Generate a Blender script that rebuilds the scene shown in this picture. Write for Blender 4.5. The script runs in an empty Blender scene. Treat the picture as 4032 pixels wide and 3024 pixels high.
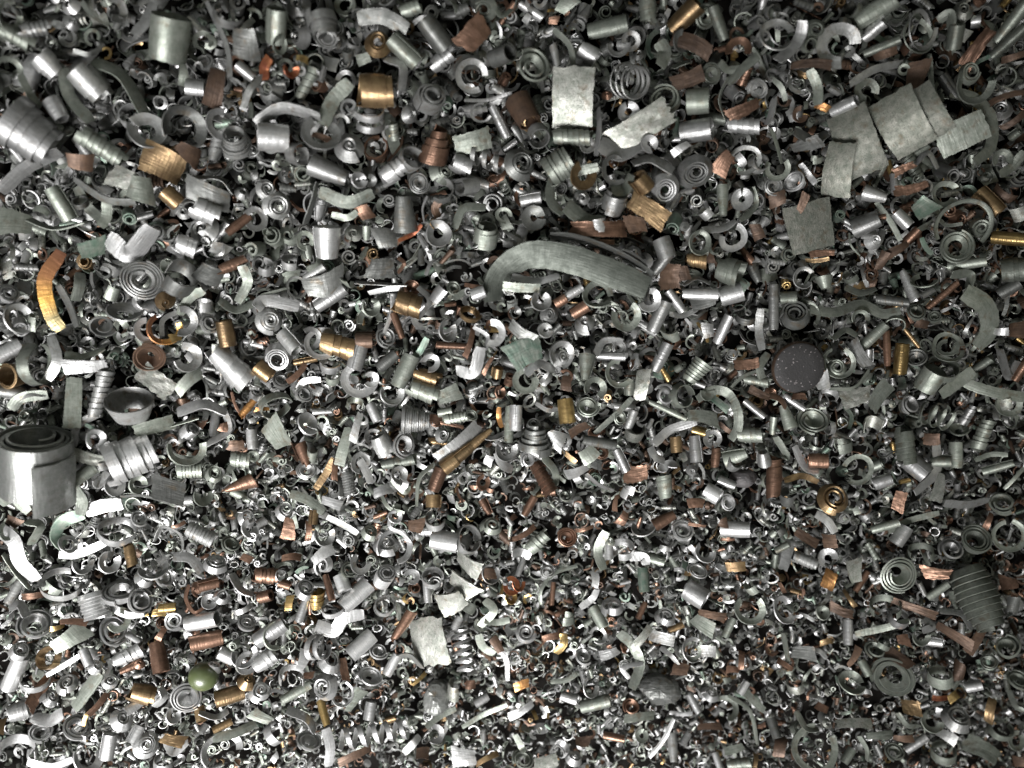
import bpy, math, random
import numpy as np
from mathutils import Matrix, Vector

R = math.radians
C = bpy.context.scene.collection
SC = bpy.context.scene

# ------------------------------------------------------------------ camera, world, lamps, exposure
CAM_H = 0.260
HFOV = R(62.0)
FPX = 2016.0 / math.tan(HFOV / 2)           # focal length in photo pixels (photo is 4032 x 3024)
cam_d = bpy.data.cameras.new('camera')
cam = bpy.data.objects.new('camera', cam_d); C.objects.link(cam)
cam.location = (0, 0, CAM_H)
cam.rotation_euler = (0, 0, 0)
cam_d.sensor_width = 36.0
cam_d.lens = 18.0 / math.tan(HFOV / 2)
cam_d.clip_start = 0.01
cam_d.clip_end = 20.0
cam_d.dof.use_dof = True
cam_d.dof.focus_distance = 0.264
cam_d.dof.aperture_fstop = 5.0
SC.camera = cam

world = bpy.data.worlds.new('World'); SC.world = world; world.use_nodes = True
wb = world.node_tree.nodes['Background']
# made-up surroundings: dim and pale noise blotches, added for soft reflections in the metal
_n = world.node_tree.nodes; _l = world.node_tree.links
_tc = _n.new('ShaderNodeTexCoord'); _ns = _n.new('ShaderNodeTexNoise'); _ns.inputs['Scale'].default_value = 1.7; _ns.inputs['Detail'].default_value = 1.0
_l.new(_tc.outputs['Generated'], _ns.inputs[0])
_r = _n.new('ShaderNodeValToRGB')
_r.color_ramp.elements[0].position = 0.42; _r.color_ramp.elements[0].color = (0.045, 0.050, 0.043, 1)
_r.color_ramp.elements[1].position = 0.66; _r.color_ramp.elements[1].color = (0.48, 0.51, 0.44, 1)
_l.new(_ns.outputs[0], _r.inputs[0]); _l.new(_r.outputs[0], wb.inputs[0])
wb.inputs[1].default_value = 0.31

def area(name, loc, target, sx, sy, power, col, spread=180):
    d = bpy.data.lights.new(name, 'AREA'); d.shape = 'RECTANGLE'
    d.size = sx; d.size_y = sy; d.energy = power; d.color = col
    d.spread = R(spread)
    o = bpy.data.objects.new(name, d); C.objects.link(o)
    o.location = loc
    o.rotation_euler = (Vector(target) - Vector(loc)).to_track_quat('-Z', 'Y').to_euler()
    return o
area('work_lamp', (-0.19, -0.35, 0.31), (-0.105, -0.135, 0), 0.38, 0.30, 2.5, (1.0, 0.985, 0.985), 55)
area('ceiling_tube', (-0.30, 0.38, 0.75), (0, 0, 0), 0.26, 0.9, 0.95, (0.96, 1.0, 0.96))
area('far_ceiling_tube', (0.62, 0.10, 0.70), (0, 0, 0), 0.20, 0.7, 0.75, (1.0, 0.97, 0.78))

SC.view_settings.view_transform = 'Standard'
SC.view_settings.look = 'None'
SC.view_settings.exposure = -0.55
SC.view_settings.gamma = 1.0
SC.view_settings.use_curve_mapping = False
SC.cycles.max_bounces = 6
SC.cycles.sample_clamp_indirect = 6.0

# ------------------------------------------------------------------ heap surface and pixel mapping
def height(x, y):
    h = 0.16 * y - 0.05 * x
    h += 0.0030 * np.sin(x * 31 + 1.3) * np.cos(y * 27 - 0.4) + 0.0022 * np.sin(x * 57 - y * 44 + 2.0)
    h += 0.0015 * np.sin(x * 83 + y * 71 + 0.7)
    return h

def at(px, py, dz):
    """photo pixel -> point dz metres above the heap surface"""
    dx, dy = (px - 2016.0) / FPX, -(py - 1512.0) / FPX
    z = 0.0
    for _ in range(12):
        t = CAM_H - z
        z = float(height(dx * t, dy * t)) + dz
    t = CAM_H - z
    return Vector((dx * t, dy * t, z))

def project(x, y, z):
    t = CAM_H - z
    return x / t * FPX + 2016.0, 1512.0 - y / t * FPX

def frame_at(p):
    """rotation whose z faces the viewer's side of the heap at this spot"""
    zc = (Vector((0, 0, CAM_H)) - p).normalized()
    xc = Vector((0, 1, 0)).cross(zc).normalized()
    yc = zc.cross(xc)
    return Matrix((xc, yc, zc)).transposed()

# ------------------------------------------------------------------ materials
def metal(name, base, alt, rough=0.36, metallic=0.9, grime=(0.03, 0.032, 0.028), grime_amt=0.35, speck=0.0, tint=None, plate=False, rust=0.0):
    m = bpy.data.materials.new(name); m.use_nodes = True
    nt = m.node_tree; N = nt.nodes; L = nt.links
    b = N['Principled BSDF']
    oi = N.new('ShaderNodeObjectInfo'); ge = N.new('ShaderNodeNewGeometry')
    rnd = N.new('ShaderNodeMath'); rnd.operation = 'ADD'
    L.new(oi.outputs['Random'], rnd.inputs[0]); L.new(ge.outputs['Random Per Island'], rnd.inputs[1])
    fr = N.new('ShaderNodeMath'); fr.operation = 'FRACT'; L.new(rnd.outputs[0], fr.inputs[0])
    uv = N.new('ShaderNodeUVMap'); uv.uv_map = 'UVMap'
    sh = N.new('ShaderNodeVectorMath'); sh.operation = 'SCALE'; sh.inputs[3].default_value = 91.0
    cmb = N.new('ShaderNodeCombineXYZ'); L.new(fr.outputs[0], cmb.inputs[0]); L.new(fr.outputs[0], cmb.inputs[1]); L.new(fr.outputs[0], cmb.inputs[2])
    L.new(cmb.outputs[0], sh.inputs[0])
    ad = N.new('ShaderNodeVectorMath'); ad.operation = 'ADD'; L.new(uv.outputs[0], ad.inputs[0]); L.new(sh.outputs[0], ad.inputs[1])
    def noise(sx, sy, detail=3.0, rough_=0.6):
        mp = N.new('ShaderNodeMapping'); mp.inputs['Scale'].default_value = (sx, sy, 1)
        L.new(ad.outputs[0], mp.inputs[0])
        n = N.new('ShaderNodeTexNoise'); n.inputs['Scale'].default_value = 1.0
        n.inputs['Detail'].default_value = detail; n.inputs['Roughness'].default_value = rough_
        L.new(mp.outputs[0], n.inputs[0]); return n
    n_str = noise(0.22, 2.2, 1.5)                 # tool marks that run along the strip
    n_rid = noise(0.9, 1.1, 4.0, 0.75) if plate else noise(1.3, 0.22, 1.0)      # ripples across the strip
    n_pat = noise(0.45, 0.45, 4.0)           # patina, grime
    n_fine = noise(3.0, 3.0, 3.0, 0.7)
    # colour
    mix = N.new('ShaderNodeMix'); mix.data_type = 'RGBA'
    mix.inputs[6].default_value = (*base, 1); mix.inputs[7].default_value = (*alt, 1)
    r1 = N.new('ShaderNodeMapRange'); r1.inputs[1].default_value = 0.35; r1.inputs[2].default_value = 0.65
    L.new(n_pat.outputs[0], r1.inputs[0]); L.new(r1.outputs[0], mix.inputs[0])
    g = N.new('ShaderNodeMix'); g.data_type = 'RGBA'; g.inputs[7].default_value = (*grime, 1)
    r2 = N.new('ShaderNodeMapRange'); r2.inputs[1].default_value = 0.52; r2.inputs[2].default_value = 0.72
    r2.inputs[4].default_value = grime_amt + speck
    L.new(n_fine.outputs[0], r2.inputs[0]); L.new(r2.outputs[0], g.inputs[0]); L.new(mix.outputs[2], g.inputs[6])
    if rust > 0:
        n_r = noise(0.28, 0.28, 3.0, 0.65)
        r3 = N.new('ShaderNodeMapRange'); r3.inputs[1].default_value = 0.56; r3.inputs[2].default_value = 0.70; r3.inputs[4].default_value = rust
        L.new(n_r.outputs[0], r3.inputs[0])
        g2 = N.new('ShaderNodeMix'); g2.data_type = 'RGBA'; g2.inputs[7].default_value = (0.13, 0.10, 0.065, 1)
        L.new(r3.outputs[0], g2.inputs[0]); L.new(g.outputs[2], g2.inputs[6]); g = g2
    hsv = N.new('ShaderNodeHueSaturation')
    vr = N.new('ShaderNodeMapRange'); vr.inputs[3].default_value = 0.62; vr.inputs[4].default_value = 1.32
    L.new(fr.outputs[0], vr.inputs[0]); L.new(vr.outputs[0], hsv.inputs['Value']); L.new(g.outputs[2], hsv.inputs['Color'])
    L.new(hsv.outputs[0], b.inputs['Base Color'])
    if tint:
        # heat colours that run along the strip
        sx = N.new('ShaderNodeSeparateXYZ'); L.new(uv.outputs[0], sx.inputs[0])
        mr = N.new('ShaderNodeMapRange'); mr.inputs[2].default_value = tint[0]; L.new(sx.outputs[0], mr.inputs[0])
        cr = N.new('ShaderNodeValToRGB')
        for i, (pos, col) in enumerate(tint[1]):
            e = cr.color_ramp.elements[i] if i < 2 else cr.color_ramp.elements.new(pos)
            e.position = pos; e.color = (*col, 1)
        L.new(mr.outputs[0], cr.inputs[0]); L.new(cr.outputs[0], b.inputs['Base Color'])
    b.inputs['Metallic'].default_value = metallic
    rr = N.new('ShaderNodeMapRange'); rr.inputs[3].default_value = max(rough - 0.12, 0.1); rr.inputs[4].default_value = rough + 0.16
    L.new(n_pat.outputs[0], rr.inputs[0]); L.new(rr.outputs[0], b.inputs['Roughness'])
    # bump
    s1 = N.new('ShaderNodeMath'); s1.operation = 'MULTIPLY_ADD'; s1.inputs[1].default_value = 0.3 if plate else 1.0
    L.new(n_str.outputs[0], s1.inputs[0])
    s2 = N.new('ShaderNodeMath'); s2.operation = 'MULTIPLY'; s2.inputs[1].default_value = 0.9
    L.new(n_rid.outputs[0], s2.inputs[0]); L.new(s2.outputs[0], s1.inputs[2])
    bp = N.new('ShaderNodeBump'); bp.inputs['Strength'].default_value = 0.6; bp.inputs['Distance'].default_value = 0.00024 if plate else 0.00016
    L.new(s1.outputs[0], bp.inputs['Height']); L.new(bp.outputs[0], b.inputs['Normal'])
    return m

MAT = {
 'g': metal('grey_steel', (0.36, 0.362, 0.355), (0.25, 0.255, 0.245), 0.46, 0.74, rust=0.6),
 'd': metal('dark_steel', (0.185, 0.188, 0.180), (0.115, 0.12, 0.112), 0.48, 0.72, rust=0.6),
 'l': metal('bright_steel', (0.54, 0.54, 0.535), (0.38, 0.385, 0.38), 0.43, 0.78, grime_amt=0.25, rust=0.25),
 'n': metal('greenish_steel', (0.275, 0.292, 0.258), (0.18, 0.20, 0.17), 0.50, 0.68, rust=0.6),
 'G': metal('green_patina_steel', (0.12, 0.18, 0.14), (0.21, 0.235, 0.20), 0.48, 0.6),
 'w': metal('rough_silvery_steel', (0.37, 0.37, 0.34), (0.22, 0.235, 0.205), 0.46, 0.8, speck=0.5, plate=True, rust=0.6),
 'b': metal('rusty_brown_metal', (0.125, 0.078, 0.052), (0.075, 0.048, 0.034), 0.5, 0.5, (0.03, 0.02, 0.016)),
 'c': metal('copper_brown_metal', (0.24, 0.143, 0.100), (0.13, 0.078, 0.053), 0.42, 0.8, (0.05, 0.03, 0.022)),
 'z': metal('bronze_metal', (0.32, 0.225, 0.122), (0.18, 0.120, 0.066), 0.38, 0.85, (0.04, 0.03, 0.018)),
 'y': metal('brassy_metal', (0.46, 0.33, 0.14), (0.28, 0.19, 0.08), 0.34, 0.88, (0.06, 0.04, 0.02)),
 'o': metal('orange_tempered_metal', (0.46, 0.24, 0.085), (0.28, 0.14, 0.06), 0.38, 0.8, (0.14, 0.06, 0.03)),
 'r': metal('red_tempered_metal', (0.20, 0.060, 0.035), (0.30, 0.12, 0.05), 0.38, 0.7, (0.08, 0.02, 0.01)),
 'q': metal('matte_dark_strip', (0.105, 0.115, 0.100), (0.065, 0.073, 0.062), 0.52, 0.6, speck=0.3),
 'm': metal('mottled_plate', (0.27, 0.27, 0.235), (0.16, 0.175, 0.145), 0.5, 0.65, speck=0.5, plate=True, rust=0.6),
 'O': metal('heat_tinted_strip', (0.66, 0.34, 0.09), (0.42, 0.19, 0.06), 0.36, 0.8, tint=(21.0, [(0, (.22, .10, .06)), (0.4, (.42, .20, .09)), (0.75, (.66, .38, .10)), (1, (.30, .25, .13))])),
 'k': metal('black_scale', (0.035, 0.033, 0.034), (0.05, 0.045, 0.045), 0.55, 0.2),
}
CODES = list(MAT)
MATS = [MAT[k] for k in CODES]
COLW = dict(g='grey', d='dark grey', l='bright silver', n='greenish grey', G='green stained', w='rough silvery',
            b='rusty brown', c='coppery', z='bronze', y='brassy gold', o='orange tempered', O='orange tempered', m='mottled', q='dark', r='fiery red', k='black')

# ------------------------------------------------------------------ mesh makers (metres)
MM = 0.001
def sweep(Cn, W, N, w, th, K=2, cup=0.0, jag=0.0, bump=0.0, rng=None, endjag=0.0, bumpk=3, skew=None):
    """rectangular strip swept along Cn; W = width direction, N = thickness direction"""
    n = len(Cn)
    w = np.broadcast_to(np.asarray(w, float), (n,)).copy()
    T = np.gradient(Cn, axis=0)
    tl = np.linalg.norm(T, axis=1, keepdims=True) + 1e-12; T = T / tl
    u = np.concatenate([[0], np.cumsum(np.linalg.norm(np.diff(Cn, axis=0), axis=1))])
    v = np.linspace(-0.5, 0.5, K)
    lo = np.full((n, K), 1.0) * v * w[:, None]
    if jag > 0:
        j0 = rng.uniform(-1, 1, (n // 2 + 3, 2)); xi = np.linspace(0, len(j0) - 1.001, n); i0 = xi.astype(int); f_ = (xi - i0)[:, None]
        j = (j0[i0] * (1 - f_) + j0[i0 + 1] * f_ + 0.35 * rng.uniform(-1, 1, (n, 2))) * jag
        lo[:, 0] -= j[:, 0] * w * 0.5; lo[:, -1] += j[:, 1] * w * 0.5
    off = cup * (1 - (2 * v) ** 2)[None, :] * w[:, None] * np.ones((n, 1))
    if bump > 0:
        a = rng.normal(0, 1, (max(2, n // bumpk) + 2, K))
        xi = np.linspace(0, len(a) - 1.001, n); i0 = xi.astype(int); f = (xi - i0)[:, None]
        off = off + bump * (a[i0] * (1 - f) + a[i0 + 1] * f)
    mid = Cn[:, None, :] + W[:, None, :] * lo[:, :, None] + N[:, None, :] * off[:, :, None]
    if skew is not None:
        sk = skew[0] + (skew[1] - skew[0]) * np.linspace(0, 1, n)
        mid = mid + T[:, None, :] * (lo * sk[:, None])[:, :, None]
    if endjag > 0:
        mid[0] -= T[0] * (rng.uniform(-1, 1, K) * endjag)[:, None]
        mid[-1] += T[-1] * (rng.uniform(-1, 1, K) * endjag)[:, None]
    top = mid + N[:, None, :] * th / 2; bot = mid - N[:, None, :] * th / 2
    S = 2 * K + 4
    V = np.empty((n, S, 3)); UV = np.empty((n, S, 2))
    V[:, :K] = top; V[:, K:2 * K] = bot
    V[:, 2 * K] = top[:, 0]; V[:, 2 * K + 1] = bot[:, 0]; V[:, 2 * K + 2] = top[:, -1]; V[:, 2 * K + 3] = bot[:, -1]
    UV[:, :, 0] = u[:, None] / MM
    UV[:, :K, 1] = lo / MM; UV[:, K:2 * K, 1] = lo / MM + 40
    UV[:, 2 * K, 1] = 7; UV[:, 2 * K + 1, 1] = 7 + th / MM; UV[:, 2 * K + 2, 1] = 9; UV[:, 2 * K + 3, 1] = 9 + th / MM
    i = np.arange(n - 1)[:, None] * S
    F = []
    k = np.arange(K - 1)[None, :]
    F.append(np.stack([i + k, i + k + S, i + k + 1 + S, i + k + 1], -1).reshape(-1, 4))
    F.append(np.stack([i + K + k, i + K + k + 1, i + K + k + 1 + S, i + K + k + S], -1).reshape(-1, 4))
    i1 = i[:, 0]
    F.append(np.stack([i1 + 2 * K, i1 + 2 * K + 1, i1 + 2 * K + 1 + S, i1 + 2 * K + S], -1))
    F.append(np.stack([i1 + 2 * K + 2, i1 + 2 * K + 2 + S, i1 + 2 * K + 3 + S, i1 + 2 * K + 3], -1))
    kk = np.arange(K - 1); b = (n - 1) * S
    cap = np.concatenate([V[0, :2 * K], V[-1, :2 * K]]); cuv = np.concatenate([UV[0, :2 * K], UV[-1, :2 * K]])
    base = n * S
    F.append(np.stack([base + kk, base + kk + 1, base + K + kk + 1, base + K + kk], -1))
    F.append(np.stack([base + 2 * K + kk, base + 3 * K + kk, base + 3 * K + kk + 1, base + 2 * K + kk + 1], -1))
    return np.concatenate([V.reshape(-1, 3), cap]), np.concatenate(F), np.concatenate([UV.reshape(-1, 2), cuv])

def merge(parts):
    vs, fs, us = [], [], []; o = 0
    for v, f, u in parts:
        vs.append(v); fs.append(f + o); us.append(u); o += len(v)
    return np.concatenate(vs), np.concatenate(fs), np.concatenate(us)

def wind(t0, t1, rf, zf, alpha, w, th, seg=30, K=2, cup=0.0, jag=0.0, rng=None, bump=0.0, ecc=0.0):
    n = max(6, int(abs(t1 - t0) / (2 * math.pi) * seg) + 1)
    t = np.linspace(t0, t1, n)
    r = rf((t - t0) / (t1 - t0)); z = zf((t - t0) / (t1 - t0))
    if rng is not None:      # nothing is truly round
        r = r * (1 + rng.uniform(0.01, 0.05) * np.sin(2 * t + rng.uniform(0, 6)) + rng.uniform(0.0, 0.035) * np.sin(3 * t * rng.uniform(0.8, 1.2) + rng.uniform(0, 6)))
    c, s = np.cos(t), np.sin(t)
    rad = np.stack([c, s, 0 * t], -1); ax = np.array([0, 0, 1.0])[None, :]
    al = alpha((t - t0) / (t1 - t0)) if callable(alpha) else np.full(n, alpha)
    W = np.cos(al)[:, None] * ax + np.sin(al)[:, None] * rad
    N = np.cos(al)[:, None] * rad - np.sin(al)[:, None] * ax
    Cn = np.stack([r * c * (1 + ecc), r * s * (1 - ecc), z], -1)
    return sweep(Cn, W, N, w, th, K, cup, jag, bump, rng)

def g_tube(L, D1, D2, n, rng, seg=34, K=3, bulge=0.0, gap=0.0, cupf=1.0):
    th = min(0.28 * MM, 0.07 * max(D1, D2)) * rng.uniform(0.8, 1.2) * (2.2 if bulge > 0 else 1)
    ca = math.atan2((D2 - D1) / 2, L)
    if n <= 1:
        turns = rng.uniform(1.25, 1.9); st = rng.uniform(0, 6.28)
        rm = (D1 + D2) / 4
        rf = lambda s: rm * (1 - 0.02) + (s - 1) * turns * th * 1.5
        return wind(st, st + turns * 6.2832, rf, lambda s: (s - 0.5) * rng.uniform(0, 0.06) * L, ca, L, th, seg, max(K, 3), 0.015, 0.02, rng, ecc=rng.uniform(-0.06, 0.06))
    pitch = L / n
    ws = pitch * (1.3 if gap == 0 else 1 - gap)
    lean = math.atan2(th * 1.7, pitch) if gap == 0 else 0.0
    def rf(s):
        return (D1 + (D2 - D1) * s) / 2 + bulge * np.sin(s * math.pi) + 0.02 * D1 * np.sin(s * n * 2.1)
    def al(s):
        return np.full_like(s, ca + lean) + (bulge * math.pi * np.cos(s * math.pi)) / L
    zf = lambda s: -L / 2 + ws / 2 + s * (L - ws)
    st = rng.uniform(0, 6.28)
    return wind(st, st + n * 6.2832, rf, zf, al, ws, th, seg, K, 0.02 * cupf, 0.03, rng)

def g_spiral(D, w, turns, rng, inner=0.3, seg=32, K=2, tele=None):
    cone = rng.uniform(0.2, 0.85) * rng.choice([-1, 1]) if w < 0.62 * D else rng.uniform(-0.08, 0.08)
    th = min(0.6 * MM, D / 2 * (1 - inner) / max(turns, 1) * 0.55); th = max(th, 0.13 * MM)
    tele = rng.uniform(-0.16, 0.16) * w if tele is None else tele
    rf = lambda s: D / 2 * (inner + (1 - inner) * s ** 0.85) - th / 2
    st = rng.uniform(0, 6.28)
    return wind(st, st + turns * 6.2832, rf, lambda s: (0.5 - s) * tele * turns, cone, w, th, seg, K, 0.03, 0.03, rng, ecc=rng.uniform(-0.07, 0.07))

def g_ring(D, wall, arc, rng, seg=40, K=3, k=0.0, gapang=0.0, thick=None):
    th = thick or min(0.45 * MM, max(0.2 * MM, 0.22 * wall))
    ga = (2 * math.pi - R(min(arc, 356))) / 2
    a0, a1 = gapang + ga, gapang + ga + R(arc)
    rise = rng.uniform(0.08, 0.30) * D * rng.choice([-1, 1])
    rf = lambda s: (D - wall) / 2 * (1 - k + k * s)
    return wind(a0, a1, rf, lambda q: (q - 0.5) * rise, (lambda q, a_=R(90) - rng.uniform(0.1, 0.75), b_=rng.uniform(-0.35, 0.35): a_ + b_ * (q - 0.5)), wall, th, seg, K, 0.06, 0.05, rng, ecc=rng.uniform(-0.05, 0.05))

def g_band(D, w, arc, rng, seg=38, K=3, gapang=0.0):
    th = min(0.3 * MM, 0.08 * D)
    ga = (2 * math.pi - R(arc)) / 2
    a0 = gapang + ga
    sk = rng.uniform(-0.2, 0.2) * w
    kk = rng.uniform(0.0, 0.16)
    return wind(a0, a0 + R(arc), lambda s: D / 2 * (1 - kk * s), lambda s: (s - 0.5) * sk, rng.uniform(-0.12, 0.12), w, th, seg, K, 0.03, 0.03, rng, ecc=rng.uniform(-0.08, 0.08))

def g_spring(L, D, pitch, rng, seg=26, K=2, wf=0.5):
    n = max(1.2, L / pitch); th = min(0.35 * MM, 0.08 * D)
    return wind(0.3, 0.3 + n * 6.2832, lambda s: D / 2 * (1 - 0.1 * s), lambda s: (s - 0.5) * L, rng.uniform(0.1, 0.6), pitch * wf, th, seg, K, 0.02, 0.03, rng)

def g_flake(L, W, bend, rng, rough=0.3, n=14, K=6, th=None, square=False):
    big = th is not None or square
    th = th or max(0.22 * MM, min(0.5 * MM, 0.07 * min(L, W)))
    s = np.linspace(-0.5, 0.5, n)
    b = R(bend)
    if abs(b) < 0.02: x, z = s * L, 0 * s
    else:
        rr = L / b; x = rr * np.sin(s * b); z = rr * (np.cos(s * b) - 1) + rr * (1 - math.cos(b / 2)) * 0.5
    tw = rng.uniform(-0.30, 0.30) * (0.1 if big else 1)
    a = s * tw * 2
    Cn = np.stack([x, rng.uniform(-0.3, 0.3) * L * s * s * (0.2 if big else 1), z], -1)
    T = np.gradient(Cn, axis=0); T /= np.linalg.norm(T, axis=1, keepdims=True)
    Wd = np.stack([0 * a, np.cos(a), np.sin(a)], -1)
    N = np.cross(T, Wd); N /= np.linalg.norm(N, axis=1, keepdims=True)
    wv = W * (1 + rng.uniform(-0.28, 0.28) * (0.25 if big else 1) * s * 2 + rng.uniform(-0.02, 0.02, n) * rough * 2)
    return sweep(Cn, Wd, N, wv, th, K, rng.uniform(-0.02, 0.04), (0.02 + 0.10 * rough) * (0.5 if L > 13 * MM else 1), 0.10 * MM * rough * (L / (8 * MM)), rng, endjag=(0.01 + 0.05 * rough) * L, skew=(None if big else rng.uniform(-0.55, 0.55, 2) * min(1, L / max(W, 1e-6)) * 0.8))

def catmull(P, n):
    P = np.asarray(P, float)
    P = np.concatenate([[2 * P[0] - P[1]], P, [2 * P[-1] - P[-2]]])
    out = []; m = len(P) - 3
    for q in np.linspace(0, m - 1e-6, n):
        i = int(q); f = q - i
        p0, p1, p2, p3 = P[i:i + 4]
        out.append(0.5 * (2 * p1 + (p2 - p0) * f + (2 * p0 - 5 * p1 + 4 * p2 - p3) * f * f + (3 * p1 - p0 - 3 * p2 + p3) * f ** 3))
    return np.array(out)

def g_ribbon(P, w, tw0, tw1, rng, n=30, K=3, th=None):
    """P: path points (local frame, z to the viewer), tw: roll of the face away from the viewer in degrees"""
    Cn = catmull(P, n)
    T = np.gradient(Cn, axis=0); T /= np.linalg.norm(T, axis=1, keepdims=True)
    Z = np.array([[0, 0, 1.0]])
    B = np.cross(Z, T); B /= (np.linalg.norm(B, axis=1, keepdims=True) + 1e-9)
    U = np.cross(T, B)
    a = np.radians(np.linspace(tw0, tw1, n))[:, None]
    W = np.cos(a) * B + np.sin(a) * U
    N = np.cross(T, W)
    th = th or max(0.2 * MM, min(0.4 * MM, 0.12 * w))
    s = np.linspace(0, 1, n)
    wv = w * (0.8 + 0.2 * np.clip(np.minimum(s, 1 - s) * 8, 0, 1))
    return sweep(Cn, W, N, wv, th, K, 0.05, 0.05, 0.0, rng)

def g_lump(D1, D2, rng, h=0.6, seg=22, rings=13, facet=0.16):
    ph = np.linspace(0, math.pi, rings); t = np.linspace(0, 2 * math.pi, seg + 1)[:-1]
    dirs = rng.normal(0, 1, (16, 3)); dirs /= np.linalg.norm(dirs, axis=1, keepdims=True); cut = rng.uniform(0.72, 1.0, 16)
    P = np.stack([np.outer(np.sin(ph), np.cos(t)), np.outer(np.sin(ph), np.sin(t)), np.outer(np.cos(ph), np.ones(seg))], -1).reshape(-1, 3)
    d = P @ dirs.T
    r = np.min(np.where(d > 0.25, cut[None, :] / np.maximum(d, 0.25), 9), axis=1); r = np.minimum(r, 1.0) * (1 + rng.normal(0, 0.012, len(P)))
    P = P * r[:, None] * np.array([D1 / 2, D2 / 2, (D1 + D2) / 4 * h])
    F = []
    for i in range(rings - 1):
        for j in range(seg):
            F.append((i * seg + j, (i + 1) * seg + j, (i + 1) * seg + (j + 1) % seg, i * seg + (j + 1) % seg))
    return P, np.array(F), P[:, :2] / MM

def make_mesh(name, data, mats, midx=None, smooth=True):
    v, f, uv = data
    me = bpy.data.meshes.new(name)
    me.vertices.add(len(v)); me.vertices.foreach_set('co', np.ascontiguousarray(v, dtype=np.float32).ravel())
    me.loops.add(len(f) * 4); me.loops.foreach_set('vertex_index', np.ascontiguousarray(f, dtype=np.int32).ravel())
    me.polygons.add(len(f)); me.polygons.foreach_set('loop_start', np.arange(0, len(f) * 4, 4, dtype=np.int32))
    me.polygons.foreach_set('use_smooth', np.full(len(f), smooth))
    ul = me.uv_layers.new(name='UVMap')
    ul.data.foreach_set('uv', np.ascontiguousarray(uv[f.ravel()], dtype=np.float32).ravel())
    for m in mats: me.materials.append(m)
    if midx is not None: me.polygons.foreach_set('material_index', midx.astype(np.int32))
    me.update(calc_edges=True)
    return me

def link(name, me, mat4=None, parent=None):
    o = bpy.data.objects.new(name, me); C.objects.link(o)
    if parent is not None: o.parent = parent
    if mat4 is not None: o.matrix_world = mat4 if parent is None else mat4
    return o

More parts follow.
